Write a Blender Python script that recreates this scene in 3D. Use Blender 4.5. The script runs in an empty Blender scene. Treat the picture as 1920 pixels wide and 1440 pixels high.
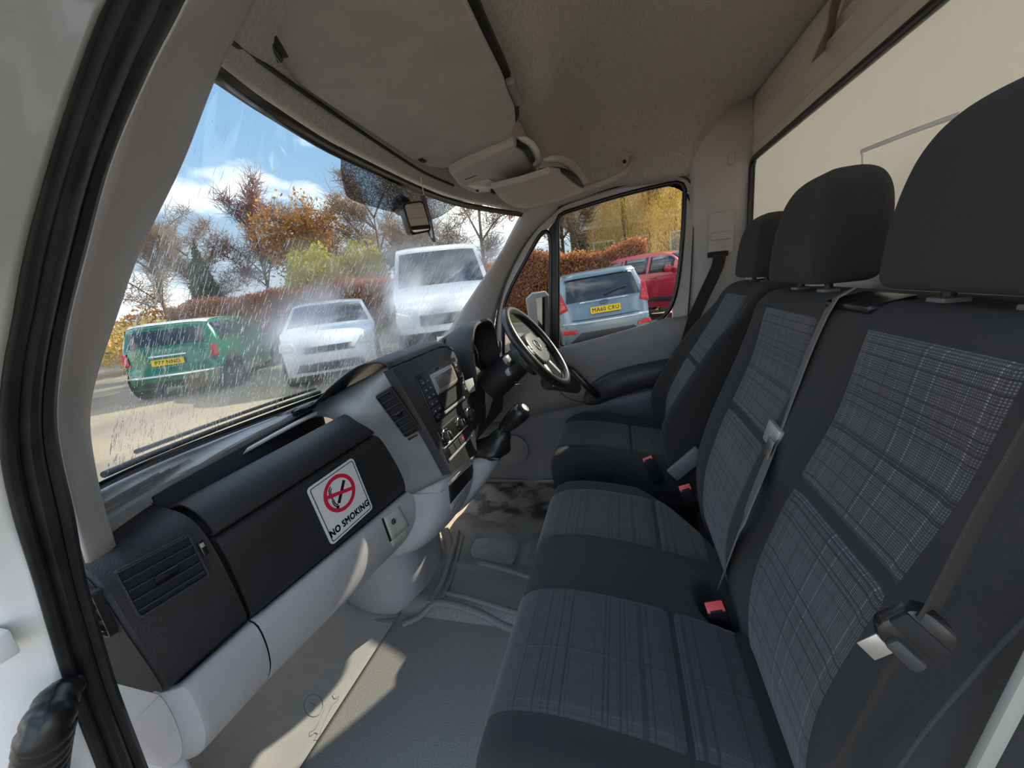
import bpy, bmesh, math, random
from mathutils import Vector, Matrix
random.seed(7)
SC = bpy.context.scene
COL = SC.collection
V = Vector

# ------------------------------------------------------------------ camera
FPX = 720.0
def _basis(vy=(1158., 514.), vzx=1290.):
    a = V((vy[0]-960, vy[1]-720, FPX))
    dx = vzx-960
    dy = -(dx*(vy[0]-960)+FPX*FPX)/(vy[1]-720)
    a.normalize(); d = V((dx, dy, FPX)).normalized()
    return d.cross(a), a, -d           # world X, Y, Z seen from the lens
BX, BY, BZ = _basis()
EYE = V((0, 0, 1.75))
cam_d = bpy.data.cameras.new('camera'); cam = bpy.data.objects.new('camera', cam_d); COL.objects.link(cam)
cam_d.sensor_width = 36; cam_d.lens = 36*FPX/1920; cam_d.clip_start = 0.01; cam_d.clip_end = 400
right = V((BX.x, BY.x, BZ.x)); down = V((BX.y, BY.y, BZ.y)); fwd = V((BX.z, BY.z, BZ.z))
M = Matrix((( right.x, -down.x, -fwd.x, EYE.x), (right.y, -down.y, -fwd.y, EYE.y), (right.z, -down.z, -fwd.z, EYE.z), (0, 0, 0, 1)))
cam.matrix_world = M
SC.camera = cam
def px(u, v, x=None, y=None, z=None):
    """a point of the photo at a known real x, y or z of the place"""
    r = V((u-960, v-720, FPX)); w = V((BX.dot(r), BY.dot(r), BZ.dot(r)))
    t = (x-EYE.x)/w.x if x is not None else (y-EYE.y)/w.y if y is not None else (z-EYE.z)/w.z
    return EYE+w*t

# ------------------------------------------------------------------ light
SC.view_settings.view_transform = 'Standard'; SC.view_settings.look = 'None'
SC.view_settings.gamma = 1.0; SC.view_settings.use_curve_mapping = False
SC.view_settings.exposure = 1.45
SUN_TO = V((0.93, 1.23, 0.97))
sd = bpy.data.lights.new('sun', 'SUN'); sd.energy = 4.0; sd.angle = 0.012; sd.color = (1.0, 0.90, 0.74)
so = bpy.data.objects.new('sun', sd); COL.objects.link(so); so.rotation_euler = SUN_TO.to_track_quat('Z', 'Y').to_euler(); so.location = (6, 10, 12)

def nn(nt, t, **kw):
    n = nt.nodes.new(t)
    for k, v in kw.items():
        if k in ('operation', 'blend_type', 'data_type', 'noise_dimensions', 'feature', 'wave_type', 'bands_direction', 'interpolation_type', 'gradient_type', 'distribution', 'vector_type', 'clamp', 'invert'):
            setattr(n, k, v)
        else:
            n.inputs[k.replace('_', ' ') if isinstance(k, str) and k.replace('_', ' ') in n.inputs else k].default_value = v
    return n
def ramp(nt, src, stops):
    r = nt.nodes.new('ShaderNodeValToRGB'); el = r.color_ramp.elements
    while len(el) < len(stops): el.new(0.5)
    for e, (p, c) in zip(el, stops):
        e.position = p; e.color = (*c, 1) if len(c) == 3 else c
    nt.links.new(src, r.inputs[0]); return r

w = bpy.data.worlds.new('sky'); SC.world = w; w.use_nodes = True
nt = w.node_tree; nt.nodes.clear()
tc = nt.nodes.new('ShaderNodeTexCoord'); sep = nt.nodes.new('ShaderNodeSeparateXYZ'); nt.links.new(tc.outputs['Generated'], sep.inputs[0])
grad = ramp(nt, sep.outputs['Z'], [(0.0, (0.62, 0.69, 0.75)), (0.12, (0.42, 0.56, 0.70)), (0.32, (0.25, 0.44, 0.66)), (0.75, (0.19, 0.35, 0.58))])
mp = nt.nodes.new('ShaderNodeMapping'); mp.inputs['Scale'].default_value = (1.0, 1.0, 2.4); nt.links.new(tc.outputs['Generated'], mp.inputs[0])
nz = nn(nt, 'ShaderNodeTexNoise', Scale=2.1, Detail=6.0, Roughness=0.55); nt.links.new(mp.outputs[0], nz.inputs['Vector'])
cl = ramp(nt, nz.outputs['Fac'], [(0.49, (0, 0, 0)), (0.70, (1, 1, 1))])
mx = nn(nt, 'ShaderNodeMix', data_type='RGBA'); nt.links.new(cl.outputs[0], mx.inputs[0]); nt.links.new(grad.outputs[0], mx.inputs[6]); mx.inputs[7].default_value = (2.35, 2.28, 2.18, 1)
bg = nt.nodes.new('ShaderNodeBackground'); bg.inputs['Strength'].default_value = 0.70; nt.links.new(mx.outputs[2], bg.inputs['Color'])
wo = nt.nodes.new('ShaderNodeOutputWorld'); nt.links.new(bg.outputs[0], wo.inputs[0])

# ------------------------------------------------------------------ materials
MATS = {}
def mat(name, col, rough=0.5, metal=0.0, bump=0.0, bscale=400.0, vary=0.0, vscale=20.0, col2=None, coat=0.0, spec=0.5, sheen=0.0, trans=0.0, emit=None, bdist=0.002):
    m = bpy.data.materials.new(name); m.use_nodes = True; nt = m.node_tree
    b = nt.nodes['Principled BSDF']
    b.inputs['Base Color'].default_value = (*col, 1); b.inputs['Roughness'].default_value = rough; b.inputs['Metallic'].default_value = metal
    b.inputs['Specular IOR Level'].default_value = spec; b.inputs['Coat Weight'].default_value = coat
    if sheen: b.inputs['Sheen Weight'].default_value = sheen
    if trans: b.inputs['Transmission Weight'].default_value = trans
    if emit: b.inputs['Emission Color'].default_value = (*emit, 1); b.inputs['Emission Strength'].default_value = 1
    g = nt.nodes.new('ShaderNodeTexCoord')
    if vary or col2:
        n = nn(nt, 'ShaderNodeTexNoise', Scale=vscale, Detail=5.0, Roughness=0.6); nt.links.new(g.outputs['Object'], n.inputs['Vector'])
        c2 = col2 if col2 else tuple(min(1, c*(1+vary)) for c in col); c1 = col if col2 else tuple(c*(1-vary) for c in col)
        r = ramp(nt, n.outputs['Fac'], [(0.35, c1), (0.65, c2)]); nt.links.new(r.outputs[0], b.inputs['Base Color'])
    if bump:
        n2 = nn(nt, 'ShaderNodeTexNoise', Scale=bscale, Detail=2.0); nt.links.new(g.outputs['Object'], n2.inputs['Vector'])
        bp = nn(nt, 'ShaderNodeBump', Strength=bump, Distance=bdist); nt.links.new(n2.outputs['Fac'], bp.inputs['Height']); nt.links.new(bp.outputs[0], b.inputs['Normal'])
    MATS[name] = m; return m
mat('black_plastic', (0.020, 0.020, 0.022), 0.42, bump=0.5, bscale=700, vary=0.12, vscale=9)
mat('dark_plastic', (0.034, 0.034, 0.037), 0.45, bump=0.3, bscale=300, vary=0.15, vscale=12)
mat('gloss_black', (0.014, 0.014, 0.015), 0.22)
mat('soft_black', (0.008, 0.008, 0.009), 0.7)
mat('grey_plastic', (0.43, 0.415, 0.42), 0.5, bump=0.22, bscale=320, vary=0.06, vscale=6)
mat('mid_grey_plastic', (0.19, 0.187, 0.19), 0.45, bump=0.3, bscale=300, vary=0.08, vscale=8)
mat('pillar_plastic', (0.46, 0.43, 0.42), 0.52, bump=0.2, bscale=350, vary=0.05, vscale=5)
mat('ledge_plastic', (0.36, 0.37, 0.385), 0.35, bump=0.25, bscale=300, vary=0.1)
mat('headliner', (0.42, 0.392, 0.368), 0.95, bump=0.5, bscale=700, vary=0.16, vscale=160, sheen=0.2)
mat('headliner_visor', (0.43, 0.395, 0.37), 0.8, bump=0.25, bscale=500, vary=0.08, vscale=14)
mat('white_paint', (0.84, 0.83, 0.82), 0.35, coat=0.3, vary=0.05, vscale=6)
mat('white_plastic', (0.62, 0.60, 0.55), 0.4)
mat('rubber', (0.012, 0.012, 0.013), 0.55, bump=0.3, bscale=90, col2=(0.03, 0.029, 0.028), vscale=18)
mat('rubber_gloss', (0.010, 0.010, 0.011), 0.3, bump=0.1, bscale=60)
mat('plain_fabric', (0.0225, 0.022, 0.0225), 0.9, bump=0.6, bscale=2200, vary=0.3, vscale=900, sheen=0.07)
mat('belt_web', (0.022, 0.019, 0.017), 0.75, bump=0.4, bscale=800)
mat('belt_grey', (0.15, 0.145, 0.14), 0.7, bump=0.4, bscale=800)
mat('red_button', (0.75, 0.10, 0.10), 0.35)
mat('chrome', (0.75, 0.75, 0.75), 0.15, metal=1.0)
mat('steel', (0.55, 0.55, 0.56), 0.35, metal=1.0)
mat('mirror', (0.85, 0.86, 0.88), 0.02, metal=1.0)
mat('silver_plastic', (0.48, 0.47, 0.44), 0.32, metal=0.35)
mat('sign_white', (0.80, 0.79, 0.78), 0.35)
mat('sign_red', (0.68, 0.02, 0.06), 0.4)
mat('sign_black', (0.012, 0.012, 0.014), 0.4)
mat('print_white', (0.7, 0.7, 0.7), 0.5)
mat('plate_yellow', (0.85, 0.58, 0.01), 0.4)
mat('leather', (0.016, 0.016, 0.017), 0.33, bump=0.4, bscale=180, bdist=0.001)
mat('kerb', (0.36, 0.34, 0.31), 0.85, bump=0.4, bscale=60, vary=0.15)
mat('bark', (0.10, 0.075, 0.05), 0.9, bump=0.8, bscale=20, vary=0.3)
mat('birch_bark', (0.55, 0.52, 0.46), 0.8, col2=(0.12, 0.10, 0.09), vscale=6)
def leafmat(name, c1, c2, c3):
    m = mat(name, c1, 0.7); nt = m.node_tree; b = nt.nodes['Principled BSDF']
    oi = nt.nodes.new('ShaderNodeNewGeometry'); r = ramp(nt, oi.outputs['Random Per Island'], [(0.0, c1), (0.5, c2), (1.0, c3)])
    nt.links.new(r.outputs[0], b.inputs['Base Color']); b.inputs['Subsurface Weight'].default_value = 0
    tr = nt.nodes.new('ShaderNodeBsdfTranslucent'); nt.links.new(r.outputs[0], tr.inputs[0])
    ms = nn(nt, 'ShaderNodeMixShader', Fac=0.5); nt.links.new(b.outputs[0], ms.inputs[1]); nt.links.new(tr.outputs[0], ms.inputs[2])
    nt.links.new(ms.outputs[0], nt.nodes['Material Output'].inputs[0]); return m
leafmat('beech_leaf', (0.38, 0.13, 0.04), (0.58, 0.24, 0.08), (0.75, 0.40, 0.17))
leafmat('willow_leaf', (0.52, 0.32, 0.07), (0.78, 0.55, 0.15), (0.88, 0.70, 0.32))
leafmat('gold_leaf', (0.42, 0.36, 0.03), (0.55, 0.50, 0.05), (0.62, 0.60, 0.12))
leafmat('orange_leaf', (0.40, 0.16, 0.03), (0.55, 0.26, 0.05), (0.62, 0.36, 0.08))
leafmat('dark_leaf', (0.02, 0.045, 0.012), (0.05, 0.10, 0.02), (0.10, 0.15, 0.03))
leafmat('ivy_leaf', (0.03, 0.08, 0.03), (0.06, 0.14, 0.05), (0.12, 0.20, 0.06))
leafmat('twig', (0.16, 0.10, 0.055), (0.26, 0.17, 0.09), (0.36, 0.22, 0.12))
leafmat('twig_red', (0.16, 0.06, 0.05), (0.22, 0.09, 0.07), (0.28, 0.13, 0.09))
leafmat('grass_blade', (0.06, 0.10, 0.02), (0.12, 0.17, 0.03), (0.22, 0.24, 0.06))
def carpaint(name, c, rough=0.25, metal=0.3): return mat(name, c, rough, metal=metal, coat=0.8)
carpaint('paint_green', (0.01, 0.16, 0.085)); carpaint('paint_white', (0.72, 0.73, 0.75), 0.3, 0.0); carpaint('paint_blue', (0.19, 0.26, 0.32), 0.28, 0.35)
carpaint('paint_red', (0.55, 0.025, 0.045), 0.25, 0.1); carpaint('paint_silver', (0.55, 0.58, 0.63), 0.3, 0.4)
mat('car_glass', (0.015, 0.02, 0.03), 0.06, spec=0.9)
mat('tyre', (0.02, 0.02, 0.02), 0.8); mat('alloy', (0.55, 0.55, 0.56), 0.3, metal=0.8)
mat('lamp_red', (0.65, 0.01, 0.03), 0.15, coat=0.6); mat('lamp_clear', (0.7, 0.68, 0.62), 0.12, coat=0.6); mat('car_trim', (0.03, 0.03, 0.033), 0.55)

def fabric(name, base, light, dark):
    """woven check: pale dashes on charcoal, crossed by pairs of dark threads (uses the UV map, in metres)"""
    m = mat(name, base, 0.88, sheen=0.2); nt = m.node_tree; b = nt.nodes['Principled BSDF']; L = nt.links.new
    uv = nt.nodes.new('ShaderNodeUVMap'); s = nt.nodes.new('ShaderNodeSeparateXYZ'); L(uv.outputs[0], s.inputs[0])
    def mth(op, a, b_=None, c=None):
        n = nt.nodes.new('ShaderNodeMath'); n.operation = op
        for i, q in enumerate((a, b_, c)):
            if q is None: continue
            if isinstance(q, (int, float)): n.inputs[i].default_value = q
            else: L(q, n.inputs[i])
        return n.outputs[0]
    def n1(src, sc, seed):
        c = nt.nodes.new('ShaderNodeCombineXYZ'); L(mth('MULTIPLY', src, sc), c.inputs[0]); c.inputs[1].default_value = seed
        n = nn(nt, 'ShaderNodeTexNoise', Scale=1.0, Detail=1.0); L(c.outputs[0], n.inputs['Vector']); return n.outputs['Fac']
    U, W = s.outputs[0], s.outputs[1]
    dash = mth('MULTIPLY', mth('LESS_THAN', mth('FRACT', mth('MULTIPLY', U, 380.0)), 0.55), mth('LESS_THAN', mth('FRACT', mth('MULTIPLY', W, 330.0)), 0.55))
    amp = mth('ADD', mth('MULTIPLY', n1(U, 120.0, 3.1), 1.1), mth('MULTIPLY', n1(W, 40.0, 8.7), 0.5))
    amp = mth('POWER', mth('MAXIMUM', mth('SUBTRACT', amp, 0.05), 0.0), 1.6)
    li = mth('MULTIPLY', dash, amp)
    bright = mth('MULTIPLY', mth('GREATER_THAN', n1(U, 210.0, 1.7), 0.66), mth('LESS_THAN', mth('FRACT', mth('MULTIPLY', W, 330.0)), 0.6))
    li = mth('MINIMUM', mth('ADD', mth('MULTIPLY', li, 0.55), mth('MULTIPLY', bright, 0.55)), 1.0)
    dk = mth('MAXIMUM', mth('GREATER_THAN', n1(W, 260.0, 5.5), 0.60), mth('GREATER_THAN', n1(U, 210.0, 9.1), 0.655))
    mA = nn(nt, 'ShaderNodeMix', data_type='RGBA'); L(li, mA.inputs[0]); mA.inputs[6].default_value = (*base, 1); mA.inputs[7].default_value = (*light, 1)
    mB = nn(nt, 'ShaderNodeMix', data_type='RGBA'); L(mth('MULTIPLY', dk, 0.85), mB.inputs[0]); L(mA.outputs[2], mB.inputs[6]); mB.inputs[7].default_value = (*dark, 1)
    L(mB.outputs[2], b.inputs['Base Color'])
    bp = nn(nt, 'ShaderNodeBump', Strength=0.5, Distance=0.001); L(mth('SUBTRACT', dash, dk), bp.inputs['Height']); L(bp.outputs[0], b.inputs['Normal'])
fabric('check_fabric', (0.036, 0.0345, 0.0355), (0.30, 0.29, 0.295), (0.010, 0.010, 0.011))
fabric('worn_fabric', (0.037, 0.036, 0.037), (0.085, 0.083, 0.083), (0.019, 0.0185, 0.019))

# ------------------------------------------------------------------ helpers
def cr(pts, n):
    """smooth curve of n points through pts"""
    P = [V(p) for p in pts]
    if len(P) == 2: return [P[0].lerp(P[1], i/(n-1)) for i in range(n)]
    d = [0.0]
    for a, b in zip(P, P[1:]): d.append(d[-1]+max((b-a).length, 1e-6))
    out = []
    for i in range(n):
        s = d[-1]*i/(n-1); k = 0
        while k < len(P)-2 and s > d[k+1]: k += 1
        t = (s-d[k])/(d[k+1]-d[k])
        p1, p2 = P[k], P[k+1]
        m1 = (p2-P[k-1])/(d[k+1]-d[k-1]) if k > 0 else (p2-p1)/(d[k+1]-d[k])
        m2 = (P[k+2]-p1)/(d[k+2]-d[k]) if k+2 < len(P) else (p2-p1)/(d[k+1]-d[k])
        h = d[k+1]-d[k]; t2, t3 = t*t, t*t*t
        out.append(p1*(2*t3-3*t2+1)+m1*h*(t3-2*t2+t)+p2*(-2*t3+3*t2)+m2*h*(t3-t2))
    return out
def lin(xs, ys, x):
    if x <= xs[0]: return ys[0]
    for i in range(len(xs)-1):
        if x <= xs[i+1]: return ys[i]+(ys[i+1]-ys[i])*(x-xs[i])/(xs[i+1]-xs[i])
    return ys[-1]
def sm(xs, ys, x):
    if x <= xs[0]: return ys[0]
    for i in range(len(xs)-1):
        if x <= xs[i+1]:
            t = (x-xs[i])/(xs[i+1]-xs[i]); t = t*t*(3-2*t); return ys[i]+(ys[i+1]-ys[i])*t
    return ys[-1]
class Node: pass
def thing(name, label, cat, loc=(0, 0, 0), rot=(0, 0, 0), group=None, kind=None):
    o = bpy.data.objects.new(name, None); COL.objects.link(o); o.empty_display_size = 0.05
    o.location = loc; o.rotation_euler = rot
    if label: o['label'] = label
    if cat: o['category'] = cat
    if group: o['group'] = group
    if kind: o['kind'] = kind
    return o
def tag(o, label=None, cat=None, group=None, kind=None):
    if label: o['label'] = label
    if cat: o['category'] = cat
    if group: o['group'] = group
    if kind: o['kind'] = kind
    return o
def link(name, me, m, parent=None, local=False, sharp=35, smooth=True):
    me.materials.append(MATS[m] if isinstance(m, str) else m)
    if smooth:
        me.shade_smooth()
        if sharp: me.set_sharp_from_angle(angle=math.radians(sharp))
    o = bpy.data.objects.new(name, me); COL.objects.link(o)
    if parent is not None:
        o.parent = parent
        if not local and parent.type == 'EMPTY':
            o.matrix_parent_inverse = (Matrix.Translation(parent.location) @ parent.rotation_euler.to_matrix().to_4x4()).inverted()
    return o
def mesh(name, verts, faces, m, parent=None, local=False, sharp=35, smooth=True, uvs=None, fix=True):
    me = bpy.data.meshes.new(name); me.from_pydata([tuple(v) for v in verts], [], faces)
    if uvs is not None:
        l = me.uv_layers.new(name='UVMap')
        for lp in me.loops: l.data[lp.index].uv = uvs[lp.vertex_index]
    if fix:
        bm = bmesh.new(); bm.from_mesh(me); bmesh.ops.recalc_face_normals(bm, faces=bm.faces); bm.to_mesh(me); bm.free()
    return link(name, me, m, parent, local, sharp, smooth)
def grid(rows, closed_u=False, closed_v=False, off=0):
    nu, nv = len(rows), len(rows[0]); f = []
    for i in range(nu if closed_u else nu-1):
        for j in range(nv if closed_v else nv-1):
            a, b = i, (i+1) % nu; c, d = j, (j+1) % nv
            f.append((off+a*nv+c, off+a*nv+d, off+b*nv+d, off+b*nv+c))
    return [p for r in rows for p in r], f
def loft(name, rows, m, parent=None, closed_u=False, closed_v=False, cap=False, solid=0, local=False, sharp=35, uv=None, bev=0):
    v, f = grid(rows, closed_u, closed_v); nv = len(rows[0])
    if cap:
        f.append(tuple(range(nv))); f.append(tuple(range(len(v)-nv, len(v))))
    o = mesh(name, v, f, m, parent, local, sharp, uvs=uv)
    if solid:
        md = o.modifiers.new('thick', 'SOLIDIFY'); md.thickness = solid; md.offset = -1
    if bev:
        md = o.modifiers.new('bev', 'BEVEL'); md.width = bev; md.segments = 2; md.limit_method = 'ANGLE'
    return o
def tube_geo(path, r, n=10, closed=False, cap=True, flat=1.0, up=None):
    """swept ellipse: radius r (number or list), flattened along the second axis"""
    P = [V(p) for p in path]; N = len(P); rings = []
    T = []
    for i in range(N):
        a = P[(i-1) % N] if closed or i > 0 else P[i]; b = P[(i+1) % N] if closed or i < N-1 else P[i]
        T.append((b-a).normalized())
    u = V(up) if up else (V((0, 0, 1)) if abs(T[0].z) < 0.9 else V((1, 0, 0)))
    nrm = (u-T[0]*u.dot(T[0])).normalized()
    for i in range(N):
        if i and not up:
            nrm = (nrm-T[i]*nrm.dot(T[i])).normalized()
        elif up:
            nrm = (u-T[i]*u.dot(T[i])).normalized()
        bi = T[i].cross(nrm); rr = r[i] if isinstance(r, (list, tuple)) else r
        rings.append([P[i]+(nrm*math.cos(2*math.pi*k/n)*flat+bi*math.sin(2*math.pi*k/n))*rr for k in range(n)])
    v, f = grid(rings, closed, True)
    if cap and not closed:
        f.append(tuple(range(n))); f.append(tuple(range(len(v)-n, len(v))))
    return v, f
def tube(name, path, r, m, parent=None, n=10, closed=False, cap=True, flat=1.0, up=None, local=False, sharp=50):
    v, f = tube_geo(path, r, n, closed, cap, flat, up)
    return mesh(name, v, f, m, parent, local, sharp)
def ribbon(name, path, width_dir, w, t, m, parent=None):
    """flat strap along path"""
    P = [V(p) for p in path]; rows = []
    for i, p in enumerate(P):
        T = (P[min(i+1, len(P)-1)]-P[max(i-1, 0)]).normalized()
        wd = V(width_dir[i]) if isinstance(width_dir, list) else V(width_dir)
        wd = (wd-T*wd.dot(T)).normalized(); nd = T.cross(wd)
        rows.append([p-wd*w/2-nd*t/2, p+wd*w/2-nd*t/2, p+wd*w/2+nd*t/2, p-wd*w/2+nd*t/2])
    return loft(name, rows, m, parent, closed_v=True, cap=True, sharp=40)
def fr(O, U, Vv):
    U = V(U).normalized(); N = U.cross(V(Vv)).normalized(); W = N.cross(U).normalized()
    return V(O), U, W, N
def fbox(name, F, u0, u1, v0, v1, n0, n1, m, parent=None, bev=0.002, seg=2, local=False, taper=0.0):
    O, U, W, N = F; bm = bmesh.new(); vs = []
    for n_, tp in ((n0, 0.0), (n1, taper)):
        for a, b in ((u0+tp, v0+tp), (u1-tp, v0+tp), (u1-tp, v1-tp), (u0+tp, v1-tp)):
            vs.append(bm.verts.new(O+U*a+W*b+N*n_))
    for q in ((0, 1, 2, 3), (4, 5, 6, 7), (0, 1, 5, 4), (1, 2, 6, 5), (2, 3, 7, 6), (3, 0, 4, 7)): bm.faces.new([vs[i] for i in q])
    bmesh.ops.recalc_face_normals(bm, faces=bm.faces)
    if bev: bmesh.ops.bevel(bm, geom=bm.edges[:], offset=bev, segments=seg, affect='EDGES', profile=0.5)
    me = bpy.data.meshes.new(name); bm.to_mesh(me); bm.free()
    return link(name, me, m, parent, local)
WF = (V((0, 0, 0)), V((1, 0, 0)), V((0, 1, 0)), V((0, 0, 1)))
def box(name, x0, x1, y0, y1, z0, z1, m, parent=None, bev=0.004, local=False, seg=2): return fbox(name, WF, x0, x1, y0, y1, z0, z1, m, parent, bev, seg, local)
def rrect(w, h, r, n=5):
    """rounded rectangle outline, centred, as 2-D points"""
    o = []
    for cx, cy, a0 in ((w/2-r, h/2-r, 0), (-w/2+r, h/2-r, 90), (-w/2+r, -h/2+r, 180), (w/2-r, -h/2+r, 270)):
        for k in range(n+1):
            a = math.radians(a0+90*k/n); o.append((cx+r*math.cos(a), cy+r*math.sin(a)))
    return o
def prism(name, F, poly, n0, n1, m, parent=None, bev=0.0, local=False, sharp=35, seg=2):
    """2-D outline in a frame, given thickness"""
    O, U, W, N = F; bm = bmesh.new()
    a = [bm.verts.new(O+U*p[0]+W*p[1]+N*n0) for p in poly]; b = [bm.verts.new(O+U*p[0]+W*p[1]+N*n1) for p in poly]
    k = len(poly); f0 = bm.faces.new(a); f1 = bm.faces.new(b)
    for i in range(k): bm.faces.new((a[i], a[(i+1) % k], b[(i+1) % k], b[i]))
    bmesh.ops.recalc_face_normals(bm, faces=bm.faces)
    if bev:
        bmesh.ops.bevel(bm, geom=list(set(f1.edges[:])), offset=bev, segments=seg, affect='EDGES', profile=0.5)
    bmesh.ops.triangulate(bm, faces=[f for f in bm.faces if len(f.verts) > 4])
    me = bpy.data.meshes.new(name); bm.to_mesh(me); bm.free()
    return link(name, me, m, parent, local, sharp)
def ring(name, F, outer, inner, n0, n1, m, parent=None, local=False):
    """frame between two outlines with the same count"""
    O, U, W, N = F; k = len(outer)
    def pt(p, n): return O+U*p[0]+W*p[1]+N*n
    rows = [[pt(p, n0) for p in outer], [pt(p, n1) for p in outer], [pt(p, n1) for p in inner], [pt(p, n0) for p in inner]]
    v, f = grid(rows, True, True); return mesh(name, v, f, m, parent, local)
def disc(name, F, c, r, n0, n1, m, parent=None, n=24, bev=0.0, local=False):
    return prism(name, F, [(c[0]+r*math.cos(2*math.pi*k/n), c[1]+r*math.sin(2*math.pi*k/n)) for k in range(n)], n0, n1, m, parent, bev, local)
def text(name, body, F, c, size, m, parent=None, depth=0.0006, local=False, sx=1.0, rot=0.0, bold=0.0):
    cu = bpy.data.curves.new(name, 'FONT'); cu.body = body; cu.size = size; cu.align_x = 'CENTER'; cu.align_y = 'CENTER'; cu.extrude = depth;  cu.space_character = 1.08; cu.resolution_u = 3
    t = bpy.data.objects.new('tmp', cu); COL.objects.link(t)
    dg = bpy.context.evaluated_depsgraph_get(); me = bpy.data.meshes.new_from_object(t.evaluated_get(dg))
    bpy.data.objects.remove(t)
    O, U, W, N = F; ca, sa = math.cos(rot), math.sin(rot)
    for v in me.vertices:
        a, b = v.co.x*sx, v.co.y; a, b = a*ca-b*sa, a*sa+b*ca
        v.co = O+U*(c[0]+a)+W*(c[1]+b)+N*v.co.z
    if bold:        # heavier strokes: shifted copies
        vs = [v.co.copy() for v in me.vertices]; fs = [tuple(p.vertices) for p in me.polygons]; n_ = len(vs); V2, F2 = [], []
        for k, (a, b) in enumerate(((-1, -1), (1, -1), (-1, 1), (1, 1), (0, 0))):
            V2 += [tuple(c+U*bold*a+W*bold*b) for c in vs]; F2 += [tuple(i+k*n_ for i in f) for f in fs]
        me = bpy.data.meshes.new(name); me.from_pydata(V2, [], F2)
    me.materials.clear()
    return link(name, me, m, parent, local, smooth=False)
def circle(F, c, r, n=24, a0=0, a1=360):
    O, U, W, N = F
    return [O+U*(c[0]+r*math.cos(math.radians(a0+(a1-a0)*k/n)))+W*(c[1]+r*math.sin(math.radians(a0+(a1-a0)*k/n))) for k in range(n+(0 if a1-a0 == 360 else 1))]
from mathutils.bvhtree import BVHTree
def bvh(rows):
    v, f = grid(rows); return BVHTree.FromPolygons([tuple(p) for p in v], f)
def hit(tree, u, v, off=0.0):
    r = V((u-960, v-720, FPX)); w_ = V((BX.dot(r), BY.dot(r), BZ.dot(r))).normalized()
    loc, nrm, i, d = tree.ray_cast(EYE, w_)
    return loc-w_*off if loc is not None else None

# ================================================================== the setting: cab shell
# --- windscreen
g_top = cr([px(330, 60, y=.35), px(400, 116, y=.40), px(500, 190, z=2.07), px(640, 277, z=2.075), px(850, 372, z=2.075), px(980, 397, y=1.80), px(1010, 400, y=1.86)], 41)
g_bot = cr([px(120, 960, y=.33), px(180, 915, y=.37), px(400, 822, z=1.468), px(610, 742, z=1.465), px(760, 682, z=1.475), px(825, 648, y=1.80), px(850, 640, y=1.87)], 41)
g_rows = []
for k in range(17):
    t = k/16; bul = 0.03*math.sin(math.pi*t)
    g_rows.append([a.lerp(b, t)+V((-bul*0.6, 0, bul*0.6)) for a, b in zip(g_top, g_bot)])
G = bvh([[p+(p-q)*.8 for p, q in zip(g_rows[0], g_rows[1])]]+g_rows+[[p+(p-q)*.8 for p, q in zip(g_rows[-1], g_rows[-2])]])
g_uv = [(p[1], t/16*0.8) for t, r in enumerate(g_rows) for p in r]
wm = bpy.data.materials.new('wet_windscreen'); wm.use_nodes = True; nt = wm.node_tree; nt.nodes.clear(); L = nt.links.new
uvn = nt.nodes.new('ShaderNodeUVMap')
def wnoise(sx, sy, det, lo, hi, rough=0.6, rot=0.0):
    mp = nt.nodes.new('ShaderNodeMapping'); mp.inputs['Scale'].default_value = (sx, sy, 1); mp.inputs['Rotation'].default_value = (0, 0, rot); L(uvn.outputs[0], mp.inputs[0])
    n = nn(nt, 'ShaderNodeTexNoise', Scale=1.0, Detail=det, Roughness=rough); L(mp.outputs[0], n.inputs['Vector'])
    return ramp(nt, n.outputs['Fac'], [(lo, (0, 0, 0)), (hi, (1, 1, 1))]).outputs[0]
def wm_(op, a, b):
    n = nt.nodes.new('ShaderNodeMath'); n.operation = op; n.use_clamp = True
    for i, q in enumerate((a, b)):
        if isinstance(q, (int, float)): n.inputs[i].default_value = q
        else: L(q, n.inputs[i])
    return n.outputs[0]
streak = wnoise(170, 7, 3, 0.46, 0.60); fine = wnoise(420, 30, 2, 0.5, 0.62); patchy = wnoise(2.6, 3.2, 3, 0.38, 0.62)
su = nt.nodes.new('ShaderNodeSeparateXYZ'); L(uvn.outputs[0], su.inputs[0])
low = ramp(nt, su.outputs[1], [(0.0, (0.10,)*3), (0.20, (0.25,)*3), (0.34, (0.9,)*3), (0.62, (1, 1, 1)), (0.8, (0.6,)*3)]).outputs[0]
across = ramp(nt, wm_('MULTIPLY', su.outputs[0], .5), [(0.30, (.42,)*3), (0.47, (.9,)*3), (0.60, (1, 1, 1))]).outputs[0]
fog = wm_('MULTIPLY', wm_('MULTIPLY', low, across), wm_('ADD', wm_('MULTIPLY', patchy, 0.95), wm_('MULTIPLY', streak, 0.16)))
tr = nt.nodes.new('ShaderNodeBsdfTransparent'); tr.inputs[0].default_value = (0.70, 0.73, 0.73, 1)
rf = nn(nt, 'ShaderNodeBsdfRefraction', Roughness=0.8, IOR=1.03); rf.inputs[0].default_value = (0.72, 0.74, 0.75, 1)
bp = nn(nt, 'ShaderNodeBump', Strength=0.15, Distance=0.003); L(wm_('ADD', streak, fine), bp.inputs['Height']); L(bp.outputs[0], rf.inputs['Normal'])
m1 = nt.nodes.new('ShaderNodeMixShader'); L(fog, m1.inputs[0]); L(tr.outputs[0], m1.inputs[1]); L(rf.outputs[0], m1.inputs[2])
df = nt.nodes.new('ShaderNodeBsdfTranslucent'); df.inputs[0].default_value = (0.9, 0.93, 0.97, 1)
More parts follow.
